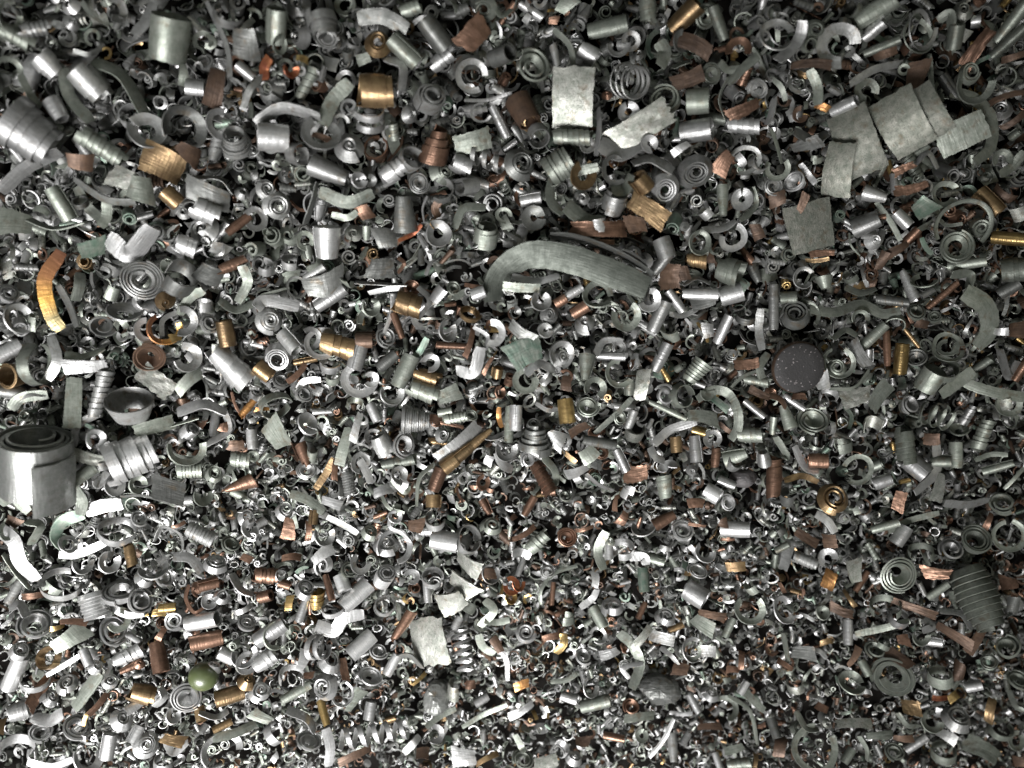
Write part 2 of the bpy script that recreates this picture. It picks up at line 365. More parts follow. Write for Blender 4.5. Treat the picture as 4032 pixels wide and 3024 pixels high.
NPICK = 900
HEROES = '''
T 0 0
t 1095 245 310 255 270 85 n 10 | wide grey-green metal band rolled into a loop, near the top left corner | wide grey-green loop
t 190 860 400 340 250 -35 l 12 5 | big stepped coil of bright bands, cut by the left edge | stepped coil at the left edge
t 660 955 330 125 100 -30 n 0 9
r 950 850 270 75 150 335 60 90 l
f 1060 1050 250 200 -25 z 45 .2 | large bronze curved flake, dull gold, right below a pale open spiral | large bronze flake
f 1220 990 170 150 -30 b 60
t 1110 1280 130 120 120 -40 z
f 800 1155 175 165 -15 w 10 .6
t 395 1320 230 100 110 -60 n
p n 75 10 410 440 450 620 590 790
t 370 710 170 130 100 -60 l 25
t 310 420 170 150 110 -45 l 0 3
t 590 540 250 180 150 -45 g 0 2
p n 90 45 600 400 790 490 950 760
t 1525 910 190 200 120 100 g 45 5
r 1440 800 220 45 0 210 80 0 l
f 1390 575 230 110 80 b
t 1265 570 130 110 110 0 l
f 1190 490 110 70 90 n
r 55 450 170 35 -90 210 70 0 n
f 520 1050 160 150 0 b
r 1190 830 300 70 -100 250 70 0 d
p l 130 30 700 1540 840 1640 990 1470
f 600 1610 160 130 20 G 30
f 90 1440 200 150 0 n 20
p n 50 60 530 10 600 100 700 170
p g 70 40 870 230 950 130 1000 20
b 1480 100 190 60 60 240 40 80 g
f 1590 290 150 230 0 d 20
p g 50 60 1340 10 1470 300 1490 500
t 1590 460 130 80 80 -35 l
s 470 150 90 60 60 60 1.5 l
p n 50 20 130 480 190 600 260 690
t 1200 1590 150 110 110 -20 l 0 3
t 1330 1370 190 140 120 -20 l 0 4
t 1545 1455 190 55 60 40 c
f 1350 1260 260 140 -20 d
p d 45 60 1210 1150 1420 1160 1510 1260
p l 25 0 0 880 80 970 150 1055
p l 90 25 0 1240 180 1080 390 980
f 915 1230 130 200 -10 n
p n 60 10 690 1290 690 1400 650 1470
p n 60 60 180 1420 350 1480 560 1440
p d 60 50 480 1160 680 1290 880 1310
t 90 230 260 90 90 -20 n 0 4
r 60 100 200 40 60 250 60 0 n
t 220 190 200 80 80 20 g 0 5
r 740 60 180 50 180 240 60 0 g
T 1 0
t 135 170 240 130 130 88 n 15
r 150 290 130 30 90 350 60 0 n
t 435 170 230 200 140 -75 g 30 4
s 462 230 135 110 250 60 2.5 g
p r 65 20 90 370 55 440 60 520 | fiery red and orange heat-tinted ribbon scrap below a standing loop | red tempered scrap
r 225 450 120 45 90 240 60 0 r
f 300 380 70 50 -10 y
p d 95 20 660 120 820 105 985 190
t 1160 215 230 135 150 -50 d
f 1410 225 220 150 45 c 15 .6 | pinkish copper flake with ragged ends, lying flat near the top edge | pinkish copper flake
s 790 275 165 80 90 65 2 z
t 960 330 230 120 120 -40 n
t 1210 385 190 90 80 35 l 0 4
t 772 590 245 200 185 0 z 0 2 | fat bronze tube lying level, glowing golden, right end in a steel loop | fat bronze tube
p l 70 50 840 380 950 430 940 590
r 1400 490 225 40 -30 300 80 0 g
s 1130 645 190 170 60 55 3 g
p n 90 5 610 530 500 650 430 810
p g 80 30 0 800 170 700 420 760
t 110 890 200 190 190 0 l
r 420 870 270 60 90 300 50 90 g
f 430 890 130 60 -20 b
s 610 950 170 110 100 68 2 g
b 735 720 200 50 170 300 35 90 l
b 740 800 190 45 170 300 30 90 l
s 1000 740 95 70 0 60 2 g
t 1172 940 265 185 80 75 c 8 3 | pinkish copper tube narrowing to a stepped tip at the top | copper tube with stepped tip
f 1405 920 230 130 15 n 40 .4
t 1580 790 220 62 65 -63 l
p l 20 0 1350 650 1500 648 1659 600
t 470 1110 260 160 100 -20 g
b 268 1000 140 80 60 320 45 0 g
r 665 1165 118 45 0 350 70 0 l
r 740 1170 90 35 180 220 70 0 g
t 880 1120 190 110 100 35 l 0 3
b 1000 1040 150 100 0 350 50 45 g
s 1055 1190 120 80 70 75 3 g
s 1215 1120 150 90 30 50 2 n
t 1330 1065 150 110 110 -20 l 0 3
h 1500 1040 230 110 -20 10 80 g
t 1370 1205 180 120 120 190 g 40
b 1200 1240 150 80 180 250 60 90 g
s 140 1335 175 60 0 72 2 g
s 70 1225 130 60 40 70 2 g
r -5 1420 160 38 180 300 75 0 g
p n 85 10 410 1240 600 1310 760 1250
f 705 1375 100 140 20 c 40
t 958 1385 245 165 90 95 d 10
t 462 1570 220 145 195 90 l 8 | pale metal cone like a tiny bucket, brushed silver, wider end up | tiny silver bucket cone
r 1180 1515 190 62 130 350 85 0 g
p n 60 30 1285 1480 1350 1350 1490 1345
t 1490 1520 190 160 110 80 n 25 2
s 1500 1435 95 50 90 72 2 n
r 1605 1395 110 25 -40 300 80 0 n
f 840 1540 140 150 0 d 20
p r 25 0 920 1560 1010 1520 1075 1455
r 320 1560 135 32 -60 300 70 0 n
f 720 1500 60 170 0 n 20
p d 60 65 320 1450 370 1300 395 1180
f 405 1370 80 200 -5 l 30
p b 50 10 1195 1290 1160 1350 1180 1410
p l 20 50 1110 1270 1080 1350 1090 1440
p n 45 20 490 1390 590 1410 660 1370
t 1000 60 160 80 80 20 n 0 3
s 1480 60 160 60 200 60 2 n
p n 40 50 1530 20 1590 100 1659 60
t 1590 360 200 130 130 20 d 40
T 2 0
f 395 632 370 265 88 w 25 .35 | large near-square metal flake, pale and mottled, brightest piece at top centre | large pale square flake
h 765 530 215 205 -10 58 62 g | loose spring of thin grey rings, leaning over, right of the large pale square flake | loose spring of rings
f 1140 515 210 100 15 b 10 .4
t 1205 655 150 165 165 0 n
s 985 645 215 60 90 68 2 n
f 825 825 440 175 28 w 15 .6 | torn silvery sheet with glittering rough grain, under the loose spring | torn glittering sheet
p l 115 35 570 930 700 995 825 935
r 890 930 125 50 -60 330 80 0 l
f 1500 715 210 80 22 c 20 .6
t 1490 815 235 80 85 -8 l 0 5
t 1195 850 220 150 155 5 l 10
s 1190 1115 205 100 -60 76 4 g
s 990 1230 185 80 -60 72 3 l
f 1365 1060 180 125 60 c 5 .2 | flat diamond-shaped copper flake between two coils | diamond-shaped copper flake
r 1510 1040 210 30 -150 310 70 0 g
t 1120 105 240 120 140 40 z 10 | large golden bronze half-open roll at the top edge | golden bronze roll at the top edge
t 620 180 260 110 120 10 n
f 270 130 70 70 0 c
r 1470 325 180 48 -90 220 60 90 c
p n 45 20 1345 400 1400 455 1500 440
t 70 720 240 180 150 -60 b 30
s 118 785 150 40 -60 68 3 z
t 390 890 270 90 90 -3 n 0 6
r 490 940 110 35 120 300 80 0 g
t 300 1080 200 185 185 30 n 0 6
r 460 1130 210 60 90 300 60 0 z
p n 65 20 560 1080 290 1150 250 1290 330 1390
t 840 1185 160 130 130 130 z 25
f 885 1360 270 130 -35 z 25 .3 | dull bronze folded flake, leaf shaped, above a brown torn flake | leaf-shaped bronze flake
f 800 1450 150 150 0 b 10 .6
f 560 1490 330 100 0 c 70 .6 | boat-shaped copper flake with split edges, just above the long dark folded ribbon | boat-shaped copper flake
f 600 1570 130 50 0 c
p n 110 30 350 1330 480 1430 600 1440
f 560 1460 70 100 0 l
t 660 1310 190 140 130 70 g 20 2
r 140 1410 175 65 0 345 85 0 d
f 1265 1370 125 100 45 g
t 1368 1300 205 85 50 -88 n 15
r 1490 1290 155 55 90 340 85 0 l
p n 35 20 1560 1210 1580 1330 1480 1430
p l 50 30 1230 1490 1370 1480 1450 1430
s 1290 480 115 60 0 75 3 n
s 1600 575 125 60 200 60 2 g
p n 60 20 1595 360 1490 450 1395 540
p n 30 55 1400 500 1345 640 1385 780
p n 85 20 950 270 990 340 960 430
r 690 290 160 35 90 200 80 0 g
r 770 265 130 32 -150 320 80 0 g
p n 45 40 270 190 370 290 400 420
t 500 345 150 100 100 -35 l 0 2
s 130 440 230 80 60 55 2 n
f 1170 280 270 100 -25 b 20
r 1215 1570 175 35 90 345 70 0 n
r 1430 1540 195 42 120 260 75 0 l
f 1590 1500 80 150 10 b
t 990 1610 150 130 130 -70 g
r 665 1100 190 30 0 260 70 0 d
p n 90 40 640 1220 730 1230 775 1130
p g 80 50 780 1060 900 1030 1045 1110
b 170 880 160 60 200 300 45 -60 g
p l 45 55 560 700 565 820 545 1010
r 755 725 145 48 100 340 82 0 l
p z 12 0 700 660 735 720 765 770
f 1090 960 120 60 30 l 40
s 60 1060 200 80 30 60 2 d
s 1250 110 150 60 0 60 2 n
t 1340 150 220 90 70 -70 n
r 1100 260 150 45 60 300 60 0 d
t 120 1290 140 90 90 10 l
f 350 30 120 110 40 n
t 880 50 170 100 100 -85 n 0 3
b 1600 1060 120 60 0 320 50 30 g
T 3 0
f 455 1100 330 180 -100 m 35 .2 | pale curved strip end with a notched tip, below the wide flat wrap | pale curved strip end
f 1255 865 300 200 18 n 10 .25 | flat grey-green rectangle, grained, right of the wide flat wrap | grained grey-green rectangle
p n 70 25 1180 600 1330 640 1440 760 1440 950 1340 1050
f 268 1470 320 290 -78 m 6 .2 | square speckled pale green flake with a brown sliver lying on it | square speckled flake
f 222 1325 175 62 68 b 5 .4 | narrow brown sliver lying on the square speckled flake | brown sliver
f 350 1640 180 60 3 c 10 .5
t 490 685 190 82 88 20 l 20
r 640 590 165 48 -60 280 75 0 n
f 355 690 85 60 -30 o 50
f 1350 315 265 85 50 c 5 .4 | flat pinkish copper strip slanting up to the right, near the top right corner | slanting copper strip
f 953 520 240 110 75 b 8 .4
p n 32 0 1045 350 1055 480 1065 615
r 990 190 270 28 0 356 35 0 g
r 970 230 260 30 90 300 45 20 n
r 460 290 295 75 -45 275 82 0 g | large grey open C-shaped ring with its gap at lower right, upper right | large open C ring
r 50 230 230 42 0 340 50 60 g
p l 72 12 225 130 210 230 150 320 60 395
s 310 190 125 40 0 78 1.5 n
t 690 70 275 110 120 25 n
t 690 190 180 75 75 35 l 0 4
t 740 300 230 65 65 15 n
p g 50 30 530 545 690 450 870 410
r 880 450 80 20 0 356 80 0 n
f 280 410 250 55 -5 b
p n 62 15 270 450 320 560 325 680
f 1590 370 140 60 10 b
f 1560 620 210 40 10 b
f 1590 790 170 60 30 b
t 1580 140 280 85 90 50 n
t 1560 270 250 70 75 38 n
f 930 1225 200 60 10 c 10 .9
f 880 1090 155 75 20 c 10 .9
p g 35 30 955 1065 1035 990 1100 1090
f 1010 1345 130 145 35 G 5 .2
t 640 1450 190 150 120 20 g 10
t 700 1415 120 38 38 5 c
t 870 1420 130 85 85 -50 l
p n 32 0 700 1310 790 1430 860 1560
s 685 1560 115 80 0 58 2 l
f 840 1620 155 80 30 b
r 1270 1470 380 30 -100 245 75 0 n
s 1380 1480 135 60 0 75 2 n
s 1220 1600 210 50 45 72 2.5 n
p G 30 0 995 1540 1020 1600 1065 1650
t 1430 1310 200 115 110 -50 z 5
f 1520 1265 140 90 -40 b
t 1565 1545 210 90 90 -10 y 5 | brassy gold half-open roll at the right edge | brassy roll at the right edge
f 1640 1385 100 110 20 w
p n 60 20 1659 980 1580 1080 1500 1130
r 1520 1030 130 42 -90 260 70 0 n
p l 48 30 40 640 20 740 -10 810
p n 25 30 20 830 60 950 90 1060
f 250 940 180 90 10 g 30
p d 60 30 170 850 290 905 385 865
f 300 1035 110 60 -3 n
p l 40 20 210 1060 260 1130 310 1190
s 185 1180 135 90 150 50 2 l
s 35 1205 115 60 0 70 2 g
f 60 1290 120 130 20 b
t 690 1265 150 110 60 -20 l
r 1145 1255 190 40 0 310 60 0 n
r 1340 540 260 45 60 230 60 0 n
t 1210 240 160 100 100 80 n
p n 60 20 1100 130 1180 90 1190 190
f 560 60 140 60 60 n
s 1310 470 140 60 30 60 2 n
f 760 350 150 80 10 b
t 1170 560 180 80 80 -60 d
f 1130 620 100 90 0 n
r 60 1090 170 35 90 260 70 0 n
T 0 1
p O 85 12 400 -30 290 160 330 380 400 480 | long curved ribbon tempered orange to yellow, standing out near the left edge | orange tempered ribbon
t 845 985 250 200 300 100 g 42 | oval steel cup with a wide dark mouth, brushed grey outside | oval cup with dark mouth
t 830 1310 330 285 240 20 l 0 6 | plump tube of overlapping bright turns with ragged left end, under the oval cup | plump ragged tube
s 920 155 262 60 90 84 5 g | flat grey washer-like spiral with a round black hole, between small loops | grey washer spiral
s 130 450 112 120 -80 62 2 l
r 120 400 215 52 -20 300 70 0 g
f 240 430 120 130 0 n 30
t 90 775 180 135 165 190 z 48 | bronze roll with a dark round mouth, at the left edge | bronze roll at the left edge
b 250 690 290 80 90 300 40 0 n
r 1060 470 235 42 70 265 78 0 O | orange tempered open ring with a golden end | orange open ring
f 1140 530 70 60 10 y
r 955 480 175 42 30 235 80 0 l
p l 38 30 890 230 875 310 950 375
s 1075 295 105 80 -90 68 2 z
s 970 645 165 120 -120 68 2.5 b | rusty brown rolled spiral with a dark centre | rusty brown spiral
r 810 370 225 62 0 345 45 90 g
s 670 440 155 90 250 60 1 d
b 1170 140 240 110 180 300 38 60 d
f 1090 70 100 95 90 n
p n 65 20 520 110 515 190 490 290
f 720 230 110 190 -20 n 60
p n 62 20 1320 220 1230 270 1165 380
r 1180 420 205 50 180 210 78 0 g
r 1205 655 225 62 150 265 70 0 g
t 1490 710 340 130 170 -45 l 0 5
t 1468 500 180 110 115 -80 z
f 1400 590 110 90 0 w 10 .9
p n 62 15 1565 60 1605 170 1540 300
p n 55 40 1420 285 1530 350 1659 300
f 1355 125 150 150 -20 d 60
t 1500 60 215 62 60 25 c 0 2
f 475 950 330 100 88 n 8
f 550 715 260 85 5 l 20
p n 55 45 420 640 550 650 680 600
t 650 890 340 70 90 75 g 0 8
r 620 1190 150 42 -100 310 72 0 l
p g 55 40 480 1230 500 1100 640 1020
p l 72 40 1150 1015 1320 960 1470 1020
p g 58 55 1460 1010 1480 1130 1340 1220
s 1230 1140 120 100 40 40 1 l
r 1205 1240 260 45 90 210 60 0 n
f 1000 1105 240 90 15 n 30
p n 30 55 880 1130 1060 1110 1290 1050
f 1010 810 230 130 -40 w 30 .7
f 1220 810 190 100 45 n 60
t 1600 990 150 42 42 50 o 0 3
p c 18 0 1500 880 1530 980 1585 1050
f 1455 1110 80 90 0 c 20 .8
f 1530 1230 115 100 0 b 10 .8
t 1632 1190 130 82 82 95 l
t 1550 1485 240 35 90 20 c 0 3 | pointed copper cone of stepped turns, thin end at lower left | pointed copper cone
p n 68 20 70 990 140 920 310 895
t 530 1420 180 90 90 35 n
r 890 1480 135 40 -20 330 65 0 n
p l 85 8 555 1655 670 1620 795 1605
p n 75 30 470 1500 530 1590 520 1680
f 1090 1520 210 150 -20 d 20
p d 30 55 780 1560 930 1555 1100 1605
t 1225 1390 170 90 90 0 n 0 7
s 1390 1410 115 50 60 65 2 n
t 1560 1320 140 90 90 -10 n 0 5
s 1640 1300 65 40 0 78 2 n
p n 75 20 0 1600 90 1570 190 1659
p g 60 15 330 520 370 680 310 800
t 50 620 180 110 110 30 l
p d 70 55 380 190 450 320 500 460
t 900 240 80 80 80 20 g
s 1350 440 120 80 40 60 2 g
f 1310 320 150 130 0 g 50
r 1310 1550 160 60 90 220 60 0 n
f 570 1310 180 90 -20 w 20 .7
s 50 250 140 60 60 50 2 l
f 660 1330 110 90 20 g 20
r 740 1490 140 45 60 270 60 0 l
p g 60 30 700 1400 640 1480 620 1440
f 1180 1330 120 90 -20 n 30
p g 30 20 90 960 180 900 300 900
t 70 880 170 90 90 -10 g
T 1 1
p l 75 8 0 340 60 290 280 330 | short thick pale strip with squared right end, above a round spiral | thick pale strip
s 90 420 165 60 0 80 3 g
f 440 190 230 150 15 d 60
t 480 270 235 90 92 35 l 8
r 265 205 145 16 0 350 80 0 d
t 985 310 215 150 142 -18 z 6 3 | bronze wound tube with bristly right end, held in a thin steel loop | bristly bronze tube
s 1010 215 92 70 60 60 2 c
p g 38 40 1050 200 1125 290 1050 410
t 1385 380 110 125 152 65 z 38
r 430 565 225 36 -10 255 84 0 l | bright open C-shaped ring hooked round the end of a bronze coil | C ring round the bronze coil
t 528 582 275 122 130 -15 z 4 4 | bronze coil of four stepped turns, left end inside a bright C ring | bronze stepped coil
t 700 545 115 110 110 0 b
r 672 800 245 52 70 265 84 0 l | large bright hook curl, its right end rolled into a small curl | bright hook curl
r 745 800 112 38 180 290 80 0 l
t 218 555 185 112 120 -50 g 20
r 345 540 165 34 150 320 70 0 g
s 145 660 175 100 -110 62 3 l
b 125 970 195 60 0 330 45 -60 n
f 40 990 90 30 0 o
r 330 1090 170 65 -30 345 55 30 l
t 305 1280 190 92 32 -70 c 8 2
f 130 1155 190 155 -60 n 30
f 365 1290 70 185 -5 n 20
t 1030 1065 190 185 100 -5 g 0 12 | finely ridged steel cone, wide end to the left | finely ridged cone
t 820 1220 195 112 112 -65 g -20 3
t 925 1335 255 62 62 10 n 0 4
t 765 1015 135 70 75 -65 l
s 955 1225 165 70 0 58 2 l
s 1210 1160 92 60 0 75 2 g
t 1110 780 190 78 78 -18 z 0 3
t 1080 875 215 112 122 -20 n 0 5
t 960 745 225 100 115 65 n
p G 42 0 1110 530 1060 620 975 700
r 1130 695 135 36 -150 275 78 0 l
t 1265 580 195 52 46 -3 c
f 1390 555 210 36 75 c
p l 78 20 1455 590 1410 750 1300 740
r 1530 500 185 46 170 215 84 0 l
p l 30 30 1410 460 1500 520 1485 610
f 1500 710 150 36 62 c
t 1565 755 90 80 80 80 z 20
r 1580 880 95 30 60 320 60 0 c
p o 30 0 1575 980 1575 1050 1592 1110
f 270 765 190 60 45 c 20
t 320 680 155 40 40 12 z
t 50 750 130 120 110 -40 z
s 160 810 112 60 60 58 2 g
p l 40 20 270 860 320 810 420 800
f 1270 1095 175 30 -12 c
f 1250 900 145 120 20 n 40
f 640 960 150 60 -10 n
f 650 1110 190 60 75 g 30
p z 45 10 505 1310 460 1400 385 1510
f 510 1380 160 56 85 c 30
f 570 1235 250 70 75 n 20
r 680 1340 145 30 -60 285 74 0 g
p l 50 15 670 1320 715 1400 745 1470
s 330 1390 115 50 90 72 3 g
t 600 1470 165 70 70 -80 g 0 8
f 820 1520 105 80 20 l
r 925 1420 135 40 -60 320 62 0 g
p n 35 30 880 1450 960 1530 1000 1500
p n 42 45 1160 1345 1060 1440 1040 1620
s 1340 1440 76 70 0 78 3 l
r 1470 1465 115 30 60 310 60 0 c
t 1490 1625 110 65 42 -60 c
r 1620 1260 150 40 90 250 60 0 g
p l 58 20 1560 1270 1600 1350 1659 1385
t 1640 1090 240 62 62 88 n
t 1225 1010 100 60 60 10 n
s 1390 1040 76 60 40 60 2 n
t 1290 1050 170 78 60 10 n 0 6
f 60 70 130 120 0 l 40
b 230 40 120 60 0 250 40 90 g
p n 60 45 330 90 400 60 420 10
t 380 110 160 70 70 35 g
f 600 130 150 90 35 n 30
f 810 80 170 150 0 d 10 .9
p g 35 50 640 170 800 180 980 190
p l 35 30 730 240 850 215 960 205
t 660 640 210 110 110 75 l
r 740 330 140 45 90 260 60 0 n
r 740 420 180 40 -90 200 60 90 n
p l 25 30 880 260 880 360 830 500
s 840 530 140 60 40 65 2 g
t 920 450 180 50 40 -70 c
f 1210 260 160 180 -40 l 40 .4
r 1240 480 160 40 60 300 60 0 g
s 1280 215 90 60 60 60 2 n
t 1440 240 100 90 90 20 l
p d 60 50 500 1420 560 1480 560 1560
t 230 590 120 60 60 30 n
f 540 730 100 80 20 n
b 480 710 120 60 60 250 40 90 l
s 300 900 110 80 20 60 2 g
b 500 790 90 60 60 300 50 90 n
r 880 890 170 40 90 240 60 0 g
t 850 680 150 80 80 40 d
p c 25 10 920 10 960 50 920 110
s 190 1650 120 60 60 60 1 l
p n 60 20 220 1540 330 1580 440 1659
f 490 1600 130 70 -20 l 30
T 2 1
p l 45 8 0 130 150 165 305 130
f 60 205 240 60 -5 n
t 370 250 200 52 60 30 l
t 315 290 90 62 62 30 c
t 440 345 130 92 92 30 c
r 560 250 225 40 -20 320 62 80 n
r 735 390 210 46 110 265 72 0 n
s 240 380 115 60 0 78 2.5 g
r 185 290 145 50 90 300 78 0 g
r 215 480 112 45 0 348 78 0 g
s 475 430 125 100 100 62 1 g
f 80 620 220 175 22 G 10 .3 | folded flake with green patina, under a darker folded corner | green folded flake
f 60 500 190 90 -35 d 10 .2
r 320 640 195 45 -110 300 68 0 g
s 325 660 112 90 45 62 2 g
t 480 720 175 120 52 -95 n 12
p l 58 20 90 770 170 700 275 740
r 85 810 172 42 60 285 76 0 n
f 210 810 155 60 50 g
t 355 1005 165 102 106 -83 y 5 | shiny brassy gold cylinder standing nearly upright, dark brown plate above it | shiny gold cylinder
f 350 825 110 95 85 b 30
s 490 980 125 70 90 74 2 n
t 25 1050 165 92 92 88 l
t 150 1180 210 230 90 85 d 20 5
s 140 1090 95 60 90 60 2 d
t 120 1255 185 52 52 -30 l
s 100 1320 92 60 0 78 1 l
t 200 1435 255 82 92 -60 c 4 7 | ridged copper tube of many turns, slanting down right | ridged copper tube
p n 50 20 200 1300 275 1390 285 1490
p n 38 15 780 920 670 1030 535 1150
t 1010 1000 265 36 36 -25 n
f 845 835 195 110 80 w 30 .5
t 760 850 110 72 72 88 n
t 965 655 205 80 82 63 l 6
f 880 650 150 70 40 d
t 990 760 115 34 44 -60 y
t 640 650 185 50 55 -3 l
p g 58 50 540 640 600 550 720 550
s 690 595 85 40 0 74 2 g
t 1190 750 185 82 120 50 n 0 7
s 980 900 135 90 0 60 1 l
b 1100 910 155 80 0 345 55 0 n
p n 60 30 1200 930 1300 870 1400 890 1460 1000 1465 1110 1420 1190
p l 55 10 920 1220 1020 1130 1195 1070
f 1230 1040 205 85 -8 n 30
r 1300 1185 125 32 -90 340 80 0 g
t 1320 1300 150 52 42 85 c 0 2
t 1065 1220 105 80 80 -85 z
t 1210 1135 90 62 62 -15 y
t 1190 1250 175 72 92 -85 l
f 795 1145 135 115 -15 w 15
t 560 1210 240 70 72 -10 d -20
s 575 1275 92 50 0 74 2 c
f 500 1290 115 120 35 n 20
t 710 1325 165 60 62 -65 l
f 800 1415 175 125 8 c 8 .7 | rough torn copper flake with grained surface, below a small pale tube | rough torn copper flake
f 770 1540 155 105 -20 l 30
r 1010 1375 135 60 -90 220 45 90 l
t 990 1495 180 80 82 95 n 0 2
p l 50 20 895 1240 930 1300 985 1330
t 1450 1300 160 130 70 20 n
t 1630 1310 120 105 70 100 g 35
u 1500 1440 180 130 k | rough black lump like scale, among small grey curls | rough black lump
t 1300 1540 115 110 110 -30 l
f 1520 705 180 95 5 c 8 .5
p n 50 20 1659 630 1605 730 1650 850
f 1020 135 190 150 85 b 6 .7 | rough rust brown grainy flake beside the right end of the dark ribbon | grainy rust brown flake
f 1110 110 90 140 5 b
t 970 45 160 80 85 50 g
t 1195 30 150 72 82 -10 z 0 4
t 1220 245 225 70 82 -3 l
t 1415 100 195 155 165 -20 n 8 3
t 1420 245 150 140 150 15 l
p l 30 40 1110 190 1200 145 1305 190
p g 35 30 1020 375 1110 385 1200 345
t 950 390 225 92 92 65 g
t 1060 290 175 62 62 -55 l
t 1370 475 205 70 72 65 l
f 1030 490 145 120 20 n 20
f 1240 310 155 80 10 d
p y 20 0 1200 430 1250 500 1270 560
p g 50 10 1612 340 1600 480 1622 610
r 890 285 165 46 150 255 68 0 l
t 110 1620 140 52 62 60 c
f 670 1600 120 45 85 c
f 420 1400 150 70 20 l 30
f 370 1440 160 60 -20 n 30
s 340 1560 80 50 60 60 1 n
p g 40 50 480 1410 560 1480 660 1520
t 1390 1470 120 70 60 -20 l
f 1190 1600 120 90 0 c 20 .5
p n 30 50 1420 850 1500 780 1600 740
s 580 60 200 60 90 45 2 d
r 1260 880 120 60 90 200 60 0 n
t 1540 1160 190 90 90 0 n 0 3
f 1270 480 70 120 0 g
r 540 860 170 45 -110 260 72 0 n
r 690 760 200 35 20 260 60 0 n
f 1350 960 120 60 -40 G
f 280 1180 100 160 60 g 40
s 690 1050 80 60 0 60 2 n
t 770 1060 140 60 60 70 g
f 430 1120 160 80 30 b 20
t 1570 990 170 45 45 -40 l
b 1440 1330 120 60 0 300 50 30 g
t 1590 810 180 60 60 -10 n 0 5
s 1390 1600 100 60 0 60 2 l
f 1600 890 160 70 -25 b 20 .5
T 3 1
t 35 330 290 62 60 90 g
s 175 385 185 120 80 64 3 d | round dark spiral cup seen from above, nested rims | dark spiral cup
p n 62 20 270 345 430 365 600 315 740 375 860 355
t 910 190 235 40 70 -68 l 0 7
t 800 290 235 62 50 -10 d 0 5
t 1130 255 235 36 38 42 c
t 1290 50 225 62 62 5 n
t 1590 90 160 150 150 0 n 0 3
p n 125 25 1270 230 1410 330 1430 480 1350 590 | broad crescent band, mottled grey-green, near the right edge | broad green crescent
t 680 520 215 66 66 45 n
f 590 635 190 90 -60 g
t 860 668 200 92 92 85 y 5 | brassy gold tube standing upright with a dark end, beside a brown sliver | upright brassy tube
t 770 600 225 42 42 92 c
t 930 530 155 26 26 -55 z
r 1165 590 215 26 0 352 58 70 n
r 1165 590 140 26 60 300 58 70 n
t 1050 800 190 150 160 60 n 20
b 1130 730 190 60 200 300 45 60 n
p n 78 15 1330 740 1240 810 1120 900
p n 66 8 1270 820 1450 880 1680 920 | long pale ribbon running in from the right edge | long ribbon at the right edge
s 445 725 125 60 60 66 2 n
r 455 690 225 30 90 320 66 0 n
f 570 915 185 135 15 w 10 .5
f 720 905 200 90 60 n 20
f 680 1110 165 140 -15 w 15 .3
f 355 820 90 110 30 l 20 .5
f 390 910 150 85 -20 l 30 .4
p n 38 45 400 860 560 850 655 740
t 125 1040 165 62 108 -70 n
s 290 1080 155 120 80 58 2.5 n
f 395 1090 160 56 100 g
t 325 1325 130 100 100 0 c
f 470 1235 170 100 10 n 5 .3
r 580 1385 205 32 -160 285 76 0 n
t 740 1460 125 90 82 20 l
t 890 1230 250 110 112 -85 n 0 5 | steel coil of five steps with dark gaps between, standing upright | five-step dark-gapped coil
t 965 1370 150 130 130 -40 l
p l 60 20 1090 1220 1085 1400 950 1535
f 1110 1500 190 80 82 w 5
s 430 1570 205 70 45 62 2 z | bronze chip crumpled into a round of glittering loops | crumpled bronze round
t 40 1430 290 90 70 88 c 0 2
p z 40 10 105 1455 220 1425 325 1465
f 850 1590 155 108 78 c 5 .4
r 1240 1130 135 40 0 356 45 90 n
h 1090 1040 190 140 -20 20 60 n
s 910 970 110 90 30 50 1 l
t 1390 1160 225 90 70 70 n 0 6
s 1520 1610 155 80 100 58 1 n
t 1220 1290 165 90 90 90 n
p n 30 0 1340 1325 1450 1285 1555 1290
t 1490 1370 190 62 50 20 n
p n 22 0 1659 1370 1600 1440 1530 1510
f 130 1560 130 120 0 d
f 200 910 90 60 0 c
r 230 140 150 30 0 300 70 0 g
t 370 170 90 120 60 -80 n
f 320 30 170 40 3 z 10
p n 45 30 500 200 600 240 700 210
f 740 30 60 180 -20 b
r 1010 160 170 30 60 240 40 90 n
p n 60 40 1190 120 1310 120 1300 210
s 960 670 120 60 90 60 2 d
b 820 430 120 60 -90 270 50 -90 n
r 600 400 120 30 -90 240 70 0 n
s 1080 400 90 60 90 60 2 n
s 950 370 120 70 60 50 2 n
f 920 400 90 40 -70 c
p n 40 30 420 540 500 480 580 520
f 1000 440 60 110 60 b
t 1560 210 140 90 90 30 d
f 1620 480 110 150 0 b
f 1510 490 80 60 0 l
t 1640 740 160 60 60 60 c
p g 60 40 1500 600 1560 780 1620 680
r 1560 960 170 40 90 260 60 0 n
f 1540 960 70 90 10 w
p b 40 30 0 900 80 930 120 990
t 170 950 160 50 40 -35 l
f 140 1100 90 60 0 g
p n 50 30 50 1170 120 1290 100 1310
p l 45 30 170 1230 240 1370 330 1400
t 1120 1330 120 80 80 0 n
f 1060 1190 110 110 0 b 20 .6
t 1290 1040 160 60 40 60 l 0 5
p g 60 40 1140 1600 1290 1610 1430 1580
r 250 380 200 25 200 150 60 0 n
f 540 130 120 100 30 n 30
t 130 270 110 80 80 0 n
T 0 2
p l 92 18 -10 105 90 190 130 320 240 440 | broad bright S-curved ribbon at the left edge | S-curved ribbon
p G 82 25 540 10 410 60 365 150 410 230 | curled ribbon with pale green stain, ending in an oval loop | pale green curled ribbon
r 440 210 130 26 0 350 50 60 l
p l 58 30 380 275 510 270 680 200
b 760 130 225 60 0 345 50 80 l
r 705 325 155 46 60 300 66 0 l
r 530 330 160 38 90 210 60 0 g
